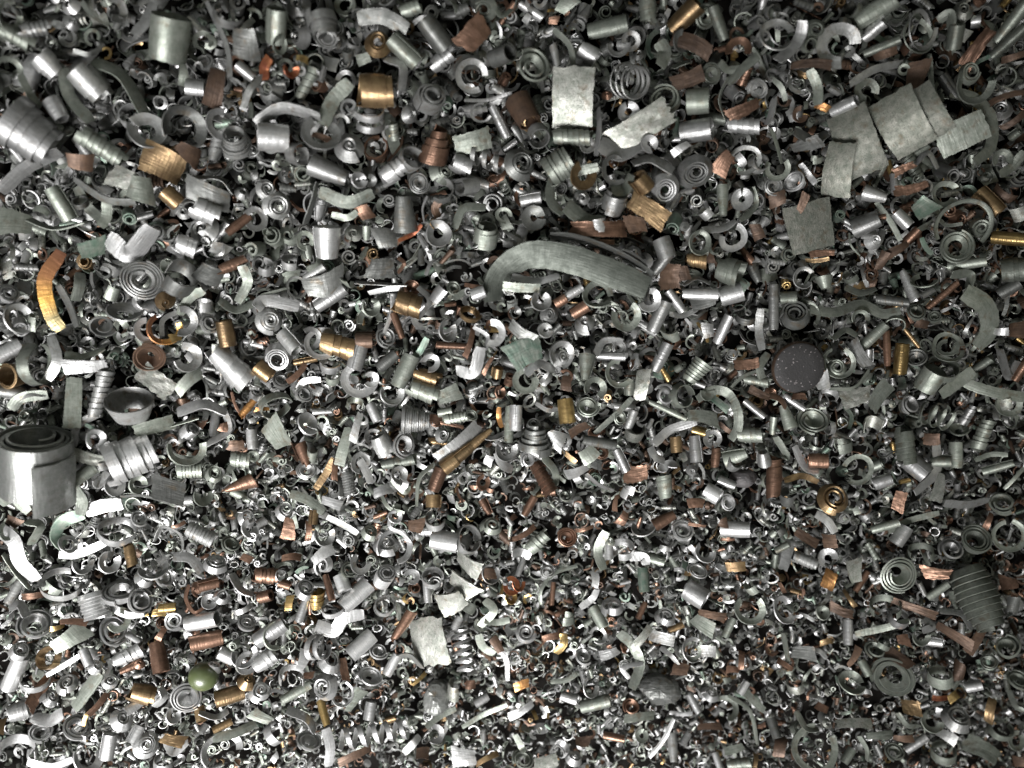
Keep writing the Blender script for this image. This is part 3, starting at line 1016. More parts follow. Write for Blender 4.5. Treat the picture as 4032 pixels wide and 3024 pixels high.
t 845 275 165 60 60 -80 z 0 3 | narrow bronze tube of three turns standing among pale curls | narrow bronze tube
p g 32 55 1000 190 1050 100 1160 140 1180 240 1100 300
p g 60 15 1120 290 1230 300 1310 390
t 1300 145 205 90 90 -30 g 0 8
f 1160 85 95 32 20 c
s 900 45 110 50 60 60 1.5 l
b 400 470 255 55 40 300 48 100 g
f 225 540 145 60 5 c
t 620 610 185 180 145 -80 l 0 7
s 785 520 225 70 95 38 3 l
s 890 580 160 110 20 58 2 l
p l 48 20 700 600 820 665 935 660
f 480 710 190 60 -10 c 20
f 375 750 75 36 10 y
f 450 820 210 110 30 n 60
t 320 945 150 150 165 165 z 45 | short bronze cup with a dark mouth facing up left | bronze cup
s 230 740 215 80 90 56 2 l
t 95 1040 250 110 112 68 l 28 | white bright tube leaning up right, small dark mouth, at the left edge | white leaning tube
s 735 770 195 70 60 68 2 l
t 1085 620 110 60 60 0 y
f 1030 650 80 60 0 y 30 .8
s 1040 725 76 50 40 60 2 c
f 1050 785 95 55 55 c
t 1335 830 195 110 112 8 c 0 1 | shiny copper tube lying level, below a pale tube | shiny copper tube
t 1310 705 240 110 112 5 l 30
t 1030 940 205 92 112 -80 c 6
t 850 1005 145 36 62 20 c
s 905 980 60 40 60 70 2 c
r 1355 580 105 36 0 350 84 0 l
s 1440 550 105 50 60 62 1 l
p c 32 50 1225 470 1205 560 1260 650 1335 610
t 1350 470 130 82 82 10 c
s 1270 500 85 60 200 50 1 c
s 1215 1190 165 120 -110 68 3 l | pale roll seen end-on with three thin turns, below the green ball | pale three-turn roll
t 1490 1190 185 112 105 10 z 3 | bronze folded tube lying level, right of the pale three-turn roll | bronze folded tube
s 1605 1090 105 80 60 60 2 z
t 920 1178 175 115 110 -20 z 0 2
f 250 1165 215 78 55 c 8 .5 | matte copper flake, light edge, slanting up right | matte copper flake
f 640 1250 185 60 45 c
p y 25 0 540 1385 560 1320 605 1275
p n 90 35 480 1270 570 1150 650 1040
s 710 1095 105 50 60 66 2 l
s 440 1110 135 60 100 60 2 g
s 620 1005 95 60 30 50 2 l
t 1440 1385 125 50 52 20 z
t 1300 1310 105 70 70 -80 z
f 1120 1480 170 100 -20 z 40 .5
p l 45 20 1060 1440 1120 1560 1220 1490
f 5 1390 110 60 80 z
b 95 1560 245 90 -90 240 48 90 l
p l 78 20 215 1330 320 1350 410 1300
s 500 1400 180 60 60 60 2.5 l
s 790 1340 140 70 40 60 2.5 l
s 945 1510 155 60 0 76 3 l
s 270 1430 145 50 100 66 2 l
r 1120 1320 110 40 60 300 66 0 l
r 1440 1550 265 50 -70 225 78 0 l
p n 58 20 1380 1470 1530 1430 1659 1370
r 1580 930 175 36 100 250 76 0 l
r 1600 980 150 35 20 250 66 0 l
t 1470 930 120 90 90 -30 l
t 830 930 210 70 82 20 l 0 4
t 120 1290 130 110 110 10 l 0 2
p n 60 30 200 210 260 90 170 60
r 50 120 130 30 60 250 60 0 n
p n 40 50 20 270 110 400 200 500
t 90 520 160 60 60 60 g
p l 60 35 60 620 130 600 170 680
t 560 940 120 70 70 -70 l
b 230 1090 170 50 90 240 50 90 l
s 330 1200 120 60 40 50 2 l
f 480 1150 160 50 60 n
p l 30 10 300 1060 440 980 560 900
r 770 700 160 40 150 250 60 0 n
r 990 380 200 55 90 240 50 90 g
s 940 430 120 60 40 50 2 l
s 1060 430 130 60 20 50 2 l
s 1400 330 150 60 80 50 2.5 l
s 1490 220 110 80 60 50 2 n
r 1620 100 140 40 60 260 66 0 l
s 1600 40 120 60 40 62 1.5 l
f 1600 300 80 70 -30 c
p l 60 40 1500 400 1560 500 1640 540
f 1570 620 140 60 20 l 30
s 1600 720 120 60 60 60 2 l
f 1180 1100 120 90 30 w 20
p l 60 40 1000 1260 1060 1200 1040 1140
t 860 1260 110 70 70 30 l
s 1140 700 150 70 200 60 2 l
f 570 1440 110 90 0 l 40
t 700 1520 180 90 90 80 l 20
r 570 1590 200 50 90 240 60 0 l
p l 50 30 180 1620 330 1650 480 1600
b 1060 1630 120 60 60 260 45 90 l
t 880 1440 120 80 80 60 l
s 1380 1000 100 60 60 40 2 l
p l 40 40 1290 1300 1400 1330 1480 1290
s 130 900 120 70 50 60 2 l
T 1 2
f 1125 840 300 270 -75 w 18 .6 H | large rough silvery plate with chewed edges, brightest at its lower corner | large rough silvery plate
f 1375 340 185 150 -30 w 20 .5 H
f 1340 480 200 130 -30 w 15 .5 H
f 1270 590 200 160 30 w 25 .5 H
t 950 735 250 48 60 55 c 4 2
h 1340 890 310 120 -80 0 50 l | bright spring coil standing upright, right of the large rough silvery plate | bright spring coil
f 215 110 160 95 82 c 15 .5 | light pinkish copper plate, trapezoid, lying flat | light copper plate
f 345 125 130 56 88 c
t 375 35 95 70 70 85 z
f 230 290 130 65 0 c
t 60 412 165 92 90 -8 c 0 5
r 150 410 80 30 0 340 40 0 l
t 185 470 85 62 62 -20 c
t 60 545 115 82 80 10 c 32
t 395 570 155 80 85 87 y 25 3 | brassy gold tube open at the top, standing upright | open brassy tube
t 470 490 175 40 46 -75 c
t 560 460 125 92 92 -70 l
t 645 540 225 112 122 40 l
s 835 420 135 150 60 58 3 l
r 900 225 255 38 -120 285 68 0 l
s 850 210 170 60 90 50 2 l
p l 30 35 870 20 870 100 950 140 1005 220 950 310
r 900 30 95 26 60 330 80 0 l
t 1220 190 185 130 140 -10 l 5
b 1370 180 180 70 0 350 55 20 g
s 1530 90 135 60 60 60 2 n
b 1145 430 135 60 0 350 62 90 l
t 1110 520 135 60 60 -85 l
s 1025 500 75 60 60 60 1 c
b 840 610 130 50 60 345 62 90 g
f 430 270 155 90 35 l 30
s 440 345 150 60 200 54 1 l
p l 80 12 390 730 500 770 570 690 700 660
t 90 780 225 112 112 30 l
r 130 800 190 38 -30 300 66 0 n
p n 52 12 1480 570 1540 640 1450 740
p n 52 12 1440 790 1470 870 1545 920
p n 40 0 1480 705 1560 715 1645 700
p l 32 10 1540 860 1620 950 1630 1095
r 1655 480 125 32 150 300 66 0 r
r 1650 555 100 32 90 300 66 0 y
t 680 860 195 112 112 40 l
s 790 910 105 60 60 58 2 l
f 570 1020 165 76 -80 c 10 .5
s 740 1075 135 60 60 58 2 l
f 340 1060 80 60 0 c 10 .8
b 230 1070 170 60 -90 250 50 90 l
t 260 1170 205 62 62 25 n
t 440 1300 165 62 52 -75 y
r 560 1180 155 15 100 300 84 0 l
u 1165 1200 190 230 d
f 1290 1150 110 170 0 w 20 .7
f 1390 1120 60 85 0 c
f 1060 1085 110 30 40 y
h 760 1440 440 130 5 0 85 l
p n 38 10 1100 1395 1200 1320 1295 1275
p n 30 10 1335 1395 1480 1310 1630 1250
f 120 1440 165 110 -60 l 20
f 1345 1590 155 130 -5 l 10 .4
f 1495 1600 155 50 25 z
f 640 1575 210 50 20 b
p l 60 20 450 1400 480 1520 470 1645
b 380 880 160 40 30 300 40 0 l
b 430 880 160 40 30 300 40 0 l
f 310 960 120 80 70 l 20
t 60 960 180 90 90 30 l 0 3
s 480 970 150 70 60 50 2 l
f 180 370 150 70 10 n 30
s 320 500 140 60 60 50 2 l
b 500 620 150 50 60 300 50 90 l
t 300 640 150 60 55 70 l
f 215 590 90 60 80 y
s 600 380 110 70 30 60 2 n
r 680 330 150 40 60 250 60 0 g
p g 45 40 460 30 580 90 660 140
s 740 130 110 60 60 50 2 n
r 440 150 150 40 90 250 60 0 g
f 1040 90 120 120 0 b 20 .5
r 1010 420 110 30 200 300 66 0 l
b 1160 60 120 60 60 250 50 90 g
f 1490 400 120 100 0 b
r 1520 400 140 30 60 320 66 0 g
t 1380 620 70 90 90 60 n
t 1300 720 90 50 50 60 l
p d 60 50 900 950 990 930 1080 1010
t 880 990 150 70 70 60 l
f 640 1220 160 70 50 n 20
s 440 1130 170 70 200 60 2 l
t 740 1290 120 80 80 80 l
s 30 1160 140 60 60 60 2 l
s 340 1500 150 80 60 50 2 l
p l 60 30 200 1280 330 1340 380 1420
f 30 1330 140 80 -30 n 20
s 1170 1480 110 50 60 60 2 n
r 1160 1440 130 35 180 250 66 0 l
f 1560 860 60 160 30 b
t 1460 1220 100 60 60 30 l
p g 50 20 960 1560 1020 1500 1060 1450
f 1080 1560 90 100 0 b
T 2 2
u 955 1150 290 220 d | large dark faceted lump half buried in fine curls | dark faceted lump
p n 66 12 690 780 780 860 830 990 775 1145 | curved greenish strip standing over the dark faceted lump | curved greenish strip
p n 25 10 425 350 280 395 190 500 185 600
t 262 530 145 36 36 85 c
s 350 165 115 70 0 74 3 c
f 470 112 125 36 15 c
f 80 145 195 52 30 c
t 170 190 185 92 62 40 n 0 4
p n 60 12 610 125 555 250 595 375
s 635 190 62 40 60 78 2 n
t 630 255 110 62 62 -88 l
s 1100 130 145 80 60 62 2 l
r 850 100 155 40 90 240 60 90 g
t 1445 110 185 112 112 0 l 0 1
f 1400 180 95 26 0 c
t 985 50 155 92 62 30 c
f 720 45 100 80 60 c 60
f 1200 85 125 30 -8 c
f 1450 355 135 90 5 z 50
t 1190 535 155 150 150 -30 l 6
f 1295 668 195 70 -8 b
t 850 440 155 72 72 -85 G
t 840 640 115 42 42 65 c
s 655 615 155 70 90 48 1 l
s 90 780 135 50 60 78 2 l
p y 50 5 330 785 335 850 285 915
f 250 810 125 60 10 c 40
p c 15 0 250 790 210 840 160 895
f 340 690 145 85 -5 n
f 60 1120 100 66 20 o 20 .5
t 370 1205 115 62 70 -15 l
t 540 1240 205 80 82 15 n
s 770 1265 95 60 60 72 1 c
f 825 1330 185 65 10 n 50
r 840 1450 95 30 60 340 76 0 n
t 660 1460 135 52 52 -8 c
f 840 820 175 62 50 w
f 970 815 155 90 -10 g 50
r 1160 900 125 22 60 320 76 0 n
f 1490 960 120 56 88 c
t 1405 750 135 52 52 65 n
p g 28 10 890 1590 980 1480 1050 1340
t 1040 1525 175 72 52 -85 g
f 220 1630 160 110 20 w 10 .3
f 320 1530 125 80 -40 l
f 1280 1390 175 60 5 b
f 1090 1020 115 110 0 b 10 .5
t 1500 1140 95 52 50 60 l
r 1540 630 205 42 90 285 66 0 n
p n 25 10 1400 1190 1540 1290 1590 1500
f 1580 1610 90 40 85 z
p l 55 20 0 270 60 260 120 290
t 60 350 140 40 40 70 l
r 40 460 120 22 90 200 60 0 r
s 230 390 90 50 60 70 2 g
s 355 430 60 50 60 60 2 n
f 650 500 90 100 60 g 30
f 540 440 90 60 90 l 50
p l 45 30 440 620 520 560 550 500
t 560 680 150 80 80 -60 n
r 560 800 120 25 200 300 70 0 l
f 630 920 120 70 20 l 40
s 460 940 110 60 60 60 1 l
p l 30 20 850 980 720 1010 760 1080
f 1130 650 60 120 20 w 30
f 1240 730 150 110 -30 n 30
s 1000 680 140 60 60 50 2 l
t 1060 750 110 40 40 25 z
r 1170 890 170 30 0 250 60 0 g
f 1270 900 100 90 0 g 30
p g 30 20 960 880 1030 930 1080 990
p n 30 10 250 1100 350 1090 420 1050
r 510 1130 150 30 60 240 60 0 g
t 1180 1240 130 50 50 -60 l
s 1290 1180 110 50 60 50 2 l
f 1560 1220 160 60 -40 n
r 1390 1270 170 35 200 230 60 0 n
f 1430 1020 90 60 0 c
p l 25 0 1020 1300 1100 1310 1170 1305
f 460 1490 110 90 0 b 20 .6
s 70 1610 140 50 60 60 2 n
s 400 1590 110 60 60 50 2 l
f 60 1290 180 60 30 l 30
p n 40 20 20 1440 60 1520 80 1560
t 1120 1470 90 50 50 60 l
f 1440 1540 120 60 20 n
t 1330 1610 100 50 50 -70 l
t 1480 1630 180 60 60 10 n 0 4
f 1560 480 120 90 40 n 30
f 1370 70 60 90 0 b
b 720 240 140 60 200 260 45 90 l
t 900 300 190 60 60 -15 n
p l 60 30 760 290 850 290 870 340
t 960 310 90 60 60 80 n 45
f 1080 400 110 60 0 l 40
s 1200 390 110 60 60 50 2 l
r 1250 260 150 40 60 240 60 0 l
f 1140 400 50 45 0 z 30
T 3 2
t 1360 555 440 190 150 -68 n 4 9 bulge | big barrel-shaped coil of dull grey-green turns near the right edge | barrel-shaped coil
s 840 400 215 110 -40 66 4 n | stepped grey spiral with a round black hole, left of the barrel-shaped coil | stepped grey spiral
f 395 440 115 85 75 o 40 .3 | glowing orange tempered chip below a pale hook | glowing orange chip
f 525 560 125 42 -55 z
r 390 300 135 42 -60 245 76 0 l
f 120 285 185 78 75 l 5
t 235 310 175 72 72 -20 g 0 6
f 560 380 145 105 -85 w 20
t 605 450 155 42 42 60 c
f 250 170 185 90 -30 b 10 .6
f 400 190 100 125 0 b 10 .5
p l 52 12 310 10 385 60 435 135
s 1340 190 190 90 60 58 3 n
r 1560 150 235 32 90 320 66 0 n
t 860 150 135 92 92 60 g
b 990 265 145 60 -90 260 45 90 n
s 1185 250 155 70 60 55 1.5 l
f 1090 400 195 105 0 c 10 .7
t 1100 510 165 52 52 40 n
b 760 620 185 60 -90 270 45 90 n
b 850 690 120 60 0 300 50 60 l
f 950 620 265 50 -18 b
f 1210 800 235 60 -28 b
t 520 780 155 62 62 90 l
p n 42 12 565 790 740 755 920 705
f 375 840 85 52 20 z
s 1550 885 155 100 90 66 1 n
s 1430 975 95 40 90 76 2 n
f 180 1120 130 100 20 w 10 .5
f 110 990 105 50 -30 c
r 540 1105 175 48 0 335 66 60 n
s 810 1070 265 70 -90 58 2 n
f 850 950 195 110 -30 b 20
b 1120 1070 145 90 60 330 50 90 n
t 1330 1130 105 72 72 20 l
f 1115 1210 90 40 10 r 20
f 1200 1200 66 60 45 y
f 930 1270 130 130 0 z 10 .8
f 1440 1290 155 78 80 z
r 300 1530 345 42 60 300 62 0 n
s 820 1560 125 60 60 66 2 n
b 1510 1410 135 50 60 330 50 60 n
f 1380 1530 205 110 -20 n 20 .4
f 80 1520 125 110 80 b
p n 40 30 100 790 120 900 130 970
r 350 650 110 45 90 340 66 0 n
t 90 230 100 50 50 30 n
t 760 90 180 60 60 20 n
p n 40 30 780 130 900 60 1110 5
f 1430 60 110 50 70 c
r 100 630 180 40 0 300 50 0 l
f 90 490 80 40 -60 c
f 470 640 180 90 -20 b 10 .6
f 230 910 150 100 0 d 20
p l 30 20 260 900 330 900 380 950
f 560 940 160 60 60 b
f 320 1030 120 60 60 l
s 690 900 120 60 60 60 1 n
f 880 830 90 100 0 c 10 .7
r 990 810 120 35 90 220 60 0 n
t 1080 840 110 70 70 0 l
p g 40 30 1110 640 1250 660 1320 760
p g 50 30 1010 690 1060 740 1000 770
f 1350 830 200 60 60 b
f 1560 460 120 120 0 c 10 .6
f 1590 600 60 120 0 d
f 740 860 120 70 -30 n
t 630 1010 110 60 60 -60 n
f 620 1190 120 90 20 g 30
f 350 1270 80 70 -20 c
p n 40 30 840 1300 900 1380 980 1390
s 1230 1330 180 80 60 50 2 g
r 1060 1360 150 40 60 250 60 0 n
t 960 1500 160 60 60 40 l
f 880 1470 130 60 5 b
b 1140 1560 150 70 60 320 50 80 n
r 1610 1480 130 30 60 320 60 0 n
f 560 1370 200 60 10 w
p n 35 40 590 1450 640 1540 640 1610
f 720 1450 160 60 10 n
s 210 1400 110 50 60 60 2 n
t 40 1400 130 60 60 -70 d
p n 40 30 180 1290 250 1400 330 1410
f 1160 1450 120 80 -20 g 30
f 1560 1310 90 50 -50 l
s 1620 1100 150 60 60 50 2 n
p n 40 30 1560 1150 1600 1250 1659 1290
f 1640 1620 100 80 0 b
t 520 1580 110 60 60 60 n
f 1240 1030 60 180 -10 b
'''

# ------------------------------------------------------------------ heap bed under the chips
def build_bed():
    gm = bpy.data.materials.new('painted_gap_shade'); gm.use_nodes = True; b = gm.node_tree.nodes['Principled BSDF']
    b.inputs['Base Color'].default_value = (0.012, 0.011, 0.010, 1); b.inputs['Roughness'].default_value = 1.0; b.inputs['Specular IOR Level'].default_value = 0.0  # near-black without gloss: shade of the gaps between chips put into the colour
    n = 90
    xs = np.linspace(-0.30, 0.30, n); ys = np.linspace(-0.26, 0.26, n)
    X, Y = np.meshgrid(xs, ys); Z = height(X, Y) - 0.013
    rng = np.random.default_rng(3); Z = Z + rng.normal(0, 0.0006, Z.shape)
    V = np.stack([X, Y, Z], -1).reshape(-1, 3)
    i = (np.arange(n - 1)[:, None] * n + np.arange(n - 1)[None, :]).ravel()
    F = np.stack([i, i + 1, i + n + 1, i + n], -1)
    me = make_mesh('swarf_bed', (V, F, V[:, :2] / MM), [gm])
    o = link('ground', me); o['kind'] = 'structure'
build_bed()

# ------------------------------------------------------------------ the chips one can tell apart, read off the photograph
ITEMS = []      # every separate chip: dict(obj, kind, col, px, py, size, lab, mark)
KINDN = dict(t=('rolled_tube', 'tube', 'rolled tube'), T=('wound_tube', 'tube', 'wound tube'), s=('spiral_roll', 'spiral', 'spiral roll'),
             r=('ring_curl', 'ring', 'ring curl'), b=('band_loop', 'loop', 'band loop'), h=('spring_coil', 'spring', 'spring coil'),
             f=('metal_flake', 'flake', 'flake'), p=('metal_ribbon', 'ribbon', 'ribbon'), u=('metal_lump', 'lump', 'lump'))
GROUPN = dict(t='rolled tube chips in the heap', T='wound tube chips in the heap', s='spiral chips in the heap', r='ring chips in the heap',
              b='looped band chips in the heap', h='spring chips in the heap', f='flakes in the heap', p='ribbon chips in the heap', u='lumps in the heap')

def axis_basis(F, a, el, gap=None):
    """columns X, Y, Z in world; Z = the chip's axis at image angle a, raised el degrees to the viewer"""
    ax = F @ Vector((math.cos(R(a)) * math.cos(R(el)), math.sin(R(a)) * math.cos(R(el)), math.sin(R(el))))
    g = F @ Vector((math.cos(R(gap or 0)), math.sin(R(gap or 0)), 0.013))
    x = g - ax * g.dot(ax)
    if x.length < 1e-4: x = F @ Vector((0, 0, 1)); x = x - ax * x.dot(ax)
    x.normalize(); y = ax.cross(x)
    return Matrix((x, y, ax)).transposed()

def m4(M3, loc):
    m = M3.to_4x4(); m.translation = loc; return m

occupied = []   # (px, py, radius) of the placed chips, in photo pixels

def place(line, tc, tr, seed):
    lab = mark = None
    if '|' in line:
        q = [w.strip() for w in line.split('|')]; line = q[0]; lab = q[1]; mark = q[2] if len(q) > 2 else None
    tk = line.split(); k = tk[0]; rng = np.random.default_rng(seed)
    s = 1008 / 1659.0
    opts = {}
    face = tk[-1] == 'H'
    if face: tk.pop()
    while tk[-1] == 'bulge': opts['bulge'] = 1; tk.pop()
    def P(x, y): return tc * 1008 + float(x) * s, tr * 1008 + float(y) * s
    if k == 'p':
        col = tk[1]; w = float(tk[2]) * s; tw = float(tk[3]); c = [float(v) for v in tk[4:]]
        pts = [P(c[i], c[i + 1]) for i in range(0, len(c), 2)]
        px = sum(p[0] for p in pts) / len(pts); py = sum(p[1] for p in pts) / len(pts)
        span = max(math.dist(pts[0], q) for q in pts) + w
        base = at(px, py, 0.0022); u = (CAM_H - base.z) / FPX
        Ws = [at(p[0], p[1], 0.0022 + 0.0012 * math.sin(i * 1.7 + seed)) for i, p in enumerate(pts)]
        F = frame_at(base); Fi = F.transposed()
        loc = [Fi @ (q - base) for q in Ws]
        tw0 = tw + rng.uniform(-15, 10); tw1 = tw + rng.uniform(-10, 25)
        sg = rng.choice([-1, 1])
        data = g_ribbon([tuple(q) for q in loc], w * u * 1.05, sg * tw0, sg * tw1, rng, n=8 + 10 * len(pts), K=4)
        M = m4(F, base); size = span; kk = 'p'
    else:
        px, py = P(tk[1], tk[2])
        A = tk[3:]
        u0 = CAM_H / FPX
        kk = k
        if k == 't':
            L, D1, D2, a = [float(v) for v in A[:4]]; col = A[4]; el = float(A[5]) if len(A) > 5 else rng.uniform(-8, 10)
            n = int(A[6]) if len(A) > 6 else 1
            size = max(L, D1, D2) * s; rad = (D1 + D2) / 4 * s
            dz = 0.0010 + rad * u0 * 0.55; bs = at(px, py, dz); u = (CAM_H - bs.z) / FPX; F = frame_at(bs)
            L, D1, D2 = L * s * u, D1 * s * u, D2 * s * u
            vis = L * math.cos(R(el)) + min(D1, D2) * abs(math.sin(R(el)))
            L = max(0.35 * L, (L - min(D1, D2) * abs(math.sin(R(el)))) / max(math.cos(R(el)), 0.3))
            data = g_tube(L, D1 * 0.97, D2 * 0.97, n, rng, seg=36, K=4, bulge=(0.16 * D1 if opts.get('bulge') else 0))
            M = m4(axis_basis(F, a, el), bs); kk = 'T' if n > 1 else 't'
        elif k == 's':
            D, w, a, el, turns = [float(v) for v in A[:5]]; col = A[5]; size = D * s
            w *= 0.75
            dz = 0.0012 + 0.25 * w * s * u0; bs = at(px, py, dz); u = (CAM_H - bs.z) / FPX; F = frame_at(bs)
            inner = 0.42 if D > 190 and turns > 3 else rng.uniform(0.28, 0.55)
            turns = turns * 0.66
            data = g_spiral(D * s * u, w * s * u, turns + 0.7, rng, inner, 36, 3)
            M = m4(axis_basis(F, a, el), bs)
        elif k == 'r':
            D, wall, a, arc, el, la = [float(v) for v in A[:6]]; col = A[6]; size = D * s
            bs = at(px, py, 0.0020 + rng.uniform(0, 0.0008) + 0.25 * D * s * u0 * math.cos(R(el))); u = (CAM_H - bs.z) / FPX; F = frame_at(bs)
            data = g_ring(D * s * u, wall * s * u, arc, rng, 46, 4, k=rng.uniform(0.0, 0.14))
            M = m4(axis_basis(F, la, el, a), bs)
        elif k == 'b':
            D, w, a, arc, el, la = [float(v) for v in A[:6]]; col = A[6]; size = D * s
            bs = at(px, py, 0.0016 + 0.25 * w * s * u0); u = (CAM_H - bs.z) / FPX; F = frame_at(bs)
            data = g_band(D * s * u, w * s * u, arc, rng, 44, 4)
            M = m4(axis_basis(F, la, el, a), bs)
        elif k == 'h':
            L, D, a, el, pitch = [float(v) for v in A[:5]]; col = A[5]; size = max(L, D) * s
            bs = at(px, py, 0.0016 + 0.25 * D * s * u0); u = (CAM_H - bs.z) / FPX; F = frame_at(bs)
            data = g_spring(L * s * u, D * s * u, pitch * s * u, rng, 34, 3, 0.34 if el > 40 else 0.38)
            M = m4(axis_basis(F, a, el), bs)
        elif k == 'f' and lab is None and A[3] in 'gnldw' and float(A[0]) < 175 and seed % 2 == 0:
            # a flake curled into an open shell
            L, W, a = [float(v) for v in A[:3]]; col = A[3]; size = L * s; kk = 'b'
            bs = at(px, py, 0.0014); u = (CAM_H - bs.z) / FPX; F = frame_at(bs)
            arc = rng.uniform(150, 260)
            data = g_band(L * s * u * 0.8, W * s * u * rng.uniform(0.45, 0.8), arc, rng, 36, 5)
            M = m4(axis_basis(F, a + 90, rng.uniform(10, 60), rng.uniform(0, 360)), bs)
        elif k == 'f':
            L, W, a = [float(v) for v in A[:3]]; col = A[3];
            if lab is None and L < 200: W *= 0.82;
            bend = float(A[4]) if len(A) > 4 else (rng.uniform(20, 100) if max(L, W) < 170 else rng.uniform(15, 60))
            rough = float(A[5]) if len(A) > 5 else rng.uniform(0.1, 0.35); size = max(L, W) * s
            if col in 'bcz' and L < 200: L *= 0.86; W *= 0.84
            bs = at(px, py, 0.0026 + rng.uniform(0, 0.0012)); u = (CAM_H - bs.z) / FPX; F = frame_at(bs)
            data = g_flake(L * s * u * (1 + (bend / 100) ** 2 * 0.35), W * s * u, bend, rng, rough, n=22, K=9, square=(col in 'wmn' and max(L, W) >= 220))
            tilt = Matrix.Rotation(R(rng.uniform(-16, 16)), 3, 'X') @ Matrix.Rotation(R(rng.uniform(-10, 10)), 3, 'Y')
            if face:       # lies so that it mirrors the work lamp
                hv = ((Vector((0, 0, CAM_H)) - bs).normalized() + (Vector((-0.19, -0.35, 0.31)) - bs).normalized()).normalized()
                xc = Vector((0, 1, 0)).cross(hv).normalized(); F = Matrix((xc, hv.cross(xc), hv)).transposed()
                tilt = Matrix.Rotation(R(15 + 5 * rng.random()), 3, 'X') @ Matrix.Rotation(R(-12), 3, 'Y')
            M = m4(F @ Matrix.Rotation(R(a), 3, 'Z') @ tilt, bs)
        elif k == 'u':
            D1, D2 = float(A[0]), float(A[1]); col = A[2]; size = D1 * s
            bs = at(px, py, 0.0002); u = (CAM_H - bs.z) / FPX; F = frame_at(bs)
            data = g_lump(D1 * s * u, D2 * s * u, rng)
            M = m4(F, bs)
    nm, cat, word = KINDN[kk]
    o = link(nm, make_mesh(nm, data, [MAT[col]], smooth=(k != 'u')), M)
    o['category'] = cat; o['group'] = GROUPN[kk]
    ITEMS.append(dict(obj=o, kind=kk, col=col, px=px, py=py, size=size, lab=lab, mark=mark))
    if k == 'p':
        for i in range(0, len(pts)): occupied.append((pts[i][0], pts[i][1], w * 0.55 + 4))
        for a_, b_ in zip(pts, pts[1:]): occupied.append(((a_[0] + b_[0]) / 2, (a_[1] + b_[1]) / 2, w * 0.55 + 4))
    elif kk == 'r': pass
    elif k == 't':
        for q in (-0.28, 0, 0.28):
            occupied.append((px + q * float(tk[3]) * s * math.cos(R(a)), py - q * float(tk[3]) * s * math.sin(R(a)), max(float(tk[4]), float(tk[5])) * s * 0.5 + 6))
    elif kk == 'f':
        for q in (-0.25, 0.25):
            occupied.append((px + q * float(tk[3]) * s * math.cos(R(a)), py - q * float(tk[3]) * s * math.sin(R(a)), float(tk[4]) * s * 0.5 + 6))
    else: occupied.append((px, py, size * 0.5 + 4))
    if kk == 'r': RINGS.append((px, py, size * 0.5 + 4))
RINGS = []
tc = tr = 0; sd = 100
for ln in HEROES.strip().splitlines():
    ln = ln.strip()
    if not ln: continue
    if ln[0] == 'T': tc, tr = int(ln.split()[1]), int(ln.split()[2]); continue
    sd += 1
    place(ln, tc, tr, sd)

# ------------------------------------------------------------------ one-off pieces with parts
def empty(name, M, label, cat, px, py, size, mark, col='g', kind='x'):
    o = bpy.data.objects.new(name, None); C.objects.link(o); o.matrix_world = M
    o['label'] = label; o['category'] = cat
    ITEMS.append(dict(obj=o, kind=kind, col=col, px=px, py=py, size=size, lab=label, mark=mark))
    return o
def part(name, data, mat, root, M=None, smooth=True, label=None):
    o = bpy.data.objects.new(name, make_mesh(name, data, [mat], smooth=smooth)); C.objects.link(o); o.parent = root
    if M is not None: o.matrix_local = M
    if label: o['label'] = label
    return o
def occ(px, py, r): occupied.append((px, py, r))
def spot(tc, tr, x, y, dz):
    px, py = tc * 1008 + x * 0.6076, tr * 1008 + y * 0.6076
    p = at(px, py, dz); u = (CAM_H - p.z) / FPX * 0.6076          # metres per tile pixel
    return px, py, p, u, frame_at(p)

# black sintered disc
def lathe(prof, seg=64, flip=False):
    prof = np.array(prof); t = np.linspace(0, 2 * math.pi, seg, endpoint=False)
    V = np.stack([np.outer(prof[:, 0], np.cos(t)), np.outer(prof[:, 0], np.sin(t)), np.outer(prof[:, 1], np.ones(seg))], -1).reshape(-1, 3)
    F = [(i * seg + j, i * seg + (j + 1) % seg, (i + 1) * seg + (j + 1) % seg, (i + 1) * seg + j) for i in range(len(prof) - 1) for j in range(seg)]
    return V, np.array(F), V[:, :2] / MM
def sinter():
    m = bpy.data.materials.new('black_sintered_grit'); m.use_nodes = True; nt = m.node_tree; b = nt.nodes['Principled BSDF']
    tcn = nt.nodes.new('ShaderNodeTexCoord')
    v = nt.nodes.new('ShaderNodeTexVoronoi'); v.inputs['Scale'].default_value = 2600
    n = nt.nodes.new('ShaderNodeTexNoise'); n.inputs['Scale'].default_value = 1500; n.inputs['Detail'].default_value = 4
    nt.links.new(tcn.outputs['Object'], v.inputs[0]); nt.links.new(tcn.outputs['Object'], n.inputs[0])
    cr = nt.nodes.new('ShaderNodeValToRGB'); cr.color_ramp.elements[0].position = 0.955; cr.color_ramp.elements[1].position = 1.0
    cr.color_ramp.elements[0].color = (0.017, 0.016, 0.016, 1); cr.color_ramp.elements[1].color = (0.20, 0.18, 0.18, 1)
    sep = nt.nodes.new('ShaderNodeSeparateColor'); nt.links.new(v.outputs['Color'], sep.inputs[0])
    nt.links.new(sep.outputs[0], cr.inputs[0]); nt.links.new(cr.outputs[0], b.inputs['Base Color'])
    bp = nt.nodes.new('ShaderNodeBump'); bp.inputs['Strength'].default_value = 0.9; bp.inputs['Distance'].default_value = 0.00015
    nt.links.new(n.outputs[0], bp.inputs['Height']); nt.links.new(bp.outputs[0], b.inputs['Normal'])
    b.inputs['Roughness'].default_value = 0.7
    return m
px, py, p, u, F = spot(3, 1, 195, 722, 0.0034)
Rd, Hd = 172 * u, 62 * u
M = m4(axis_basis(F, -32, 66), p)
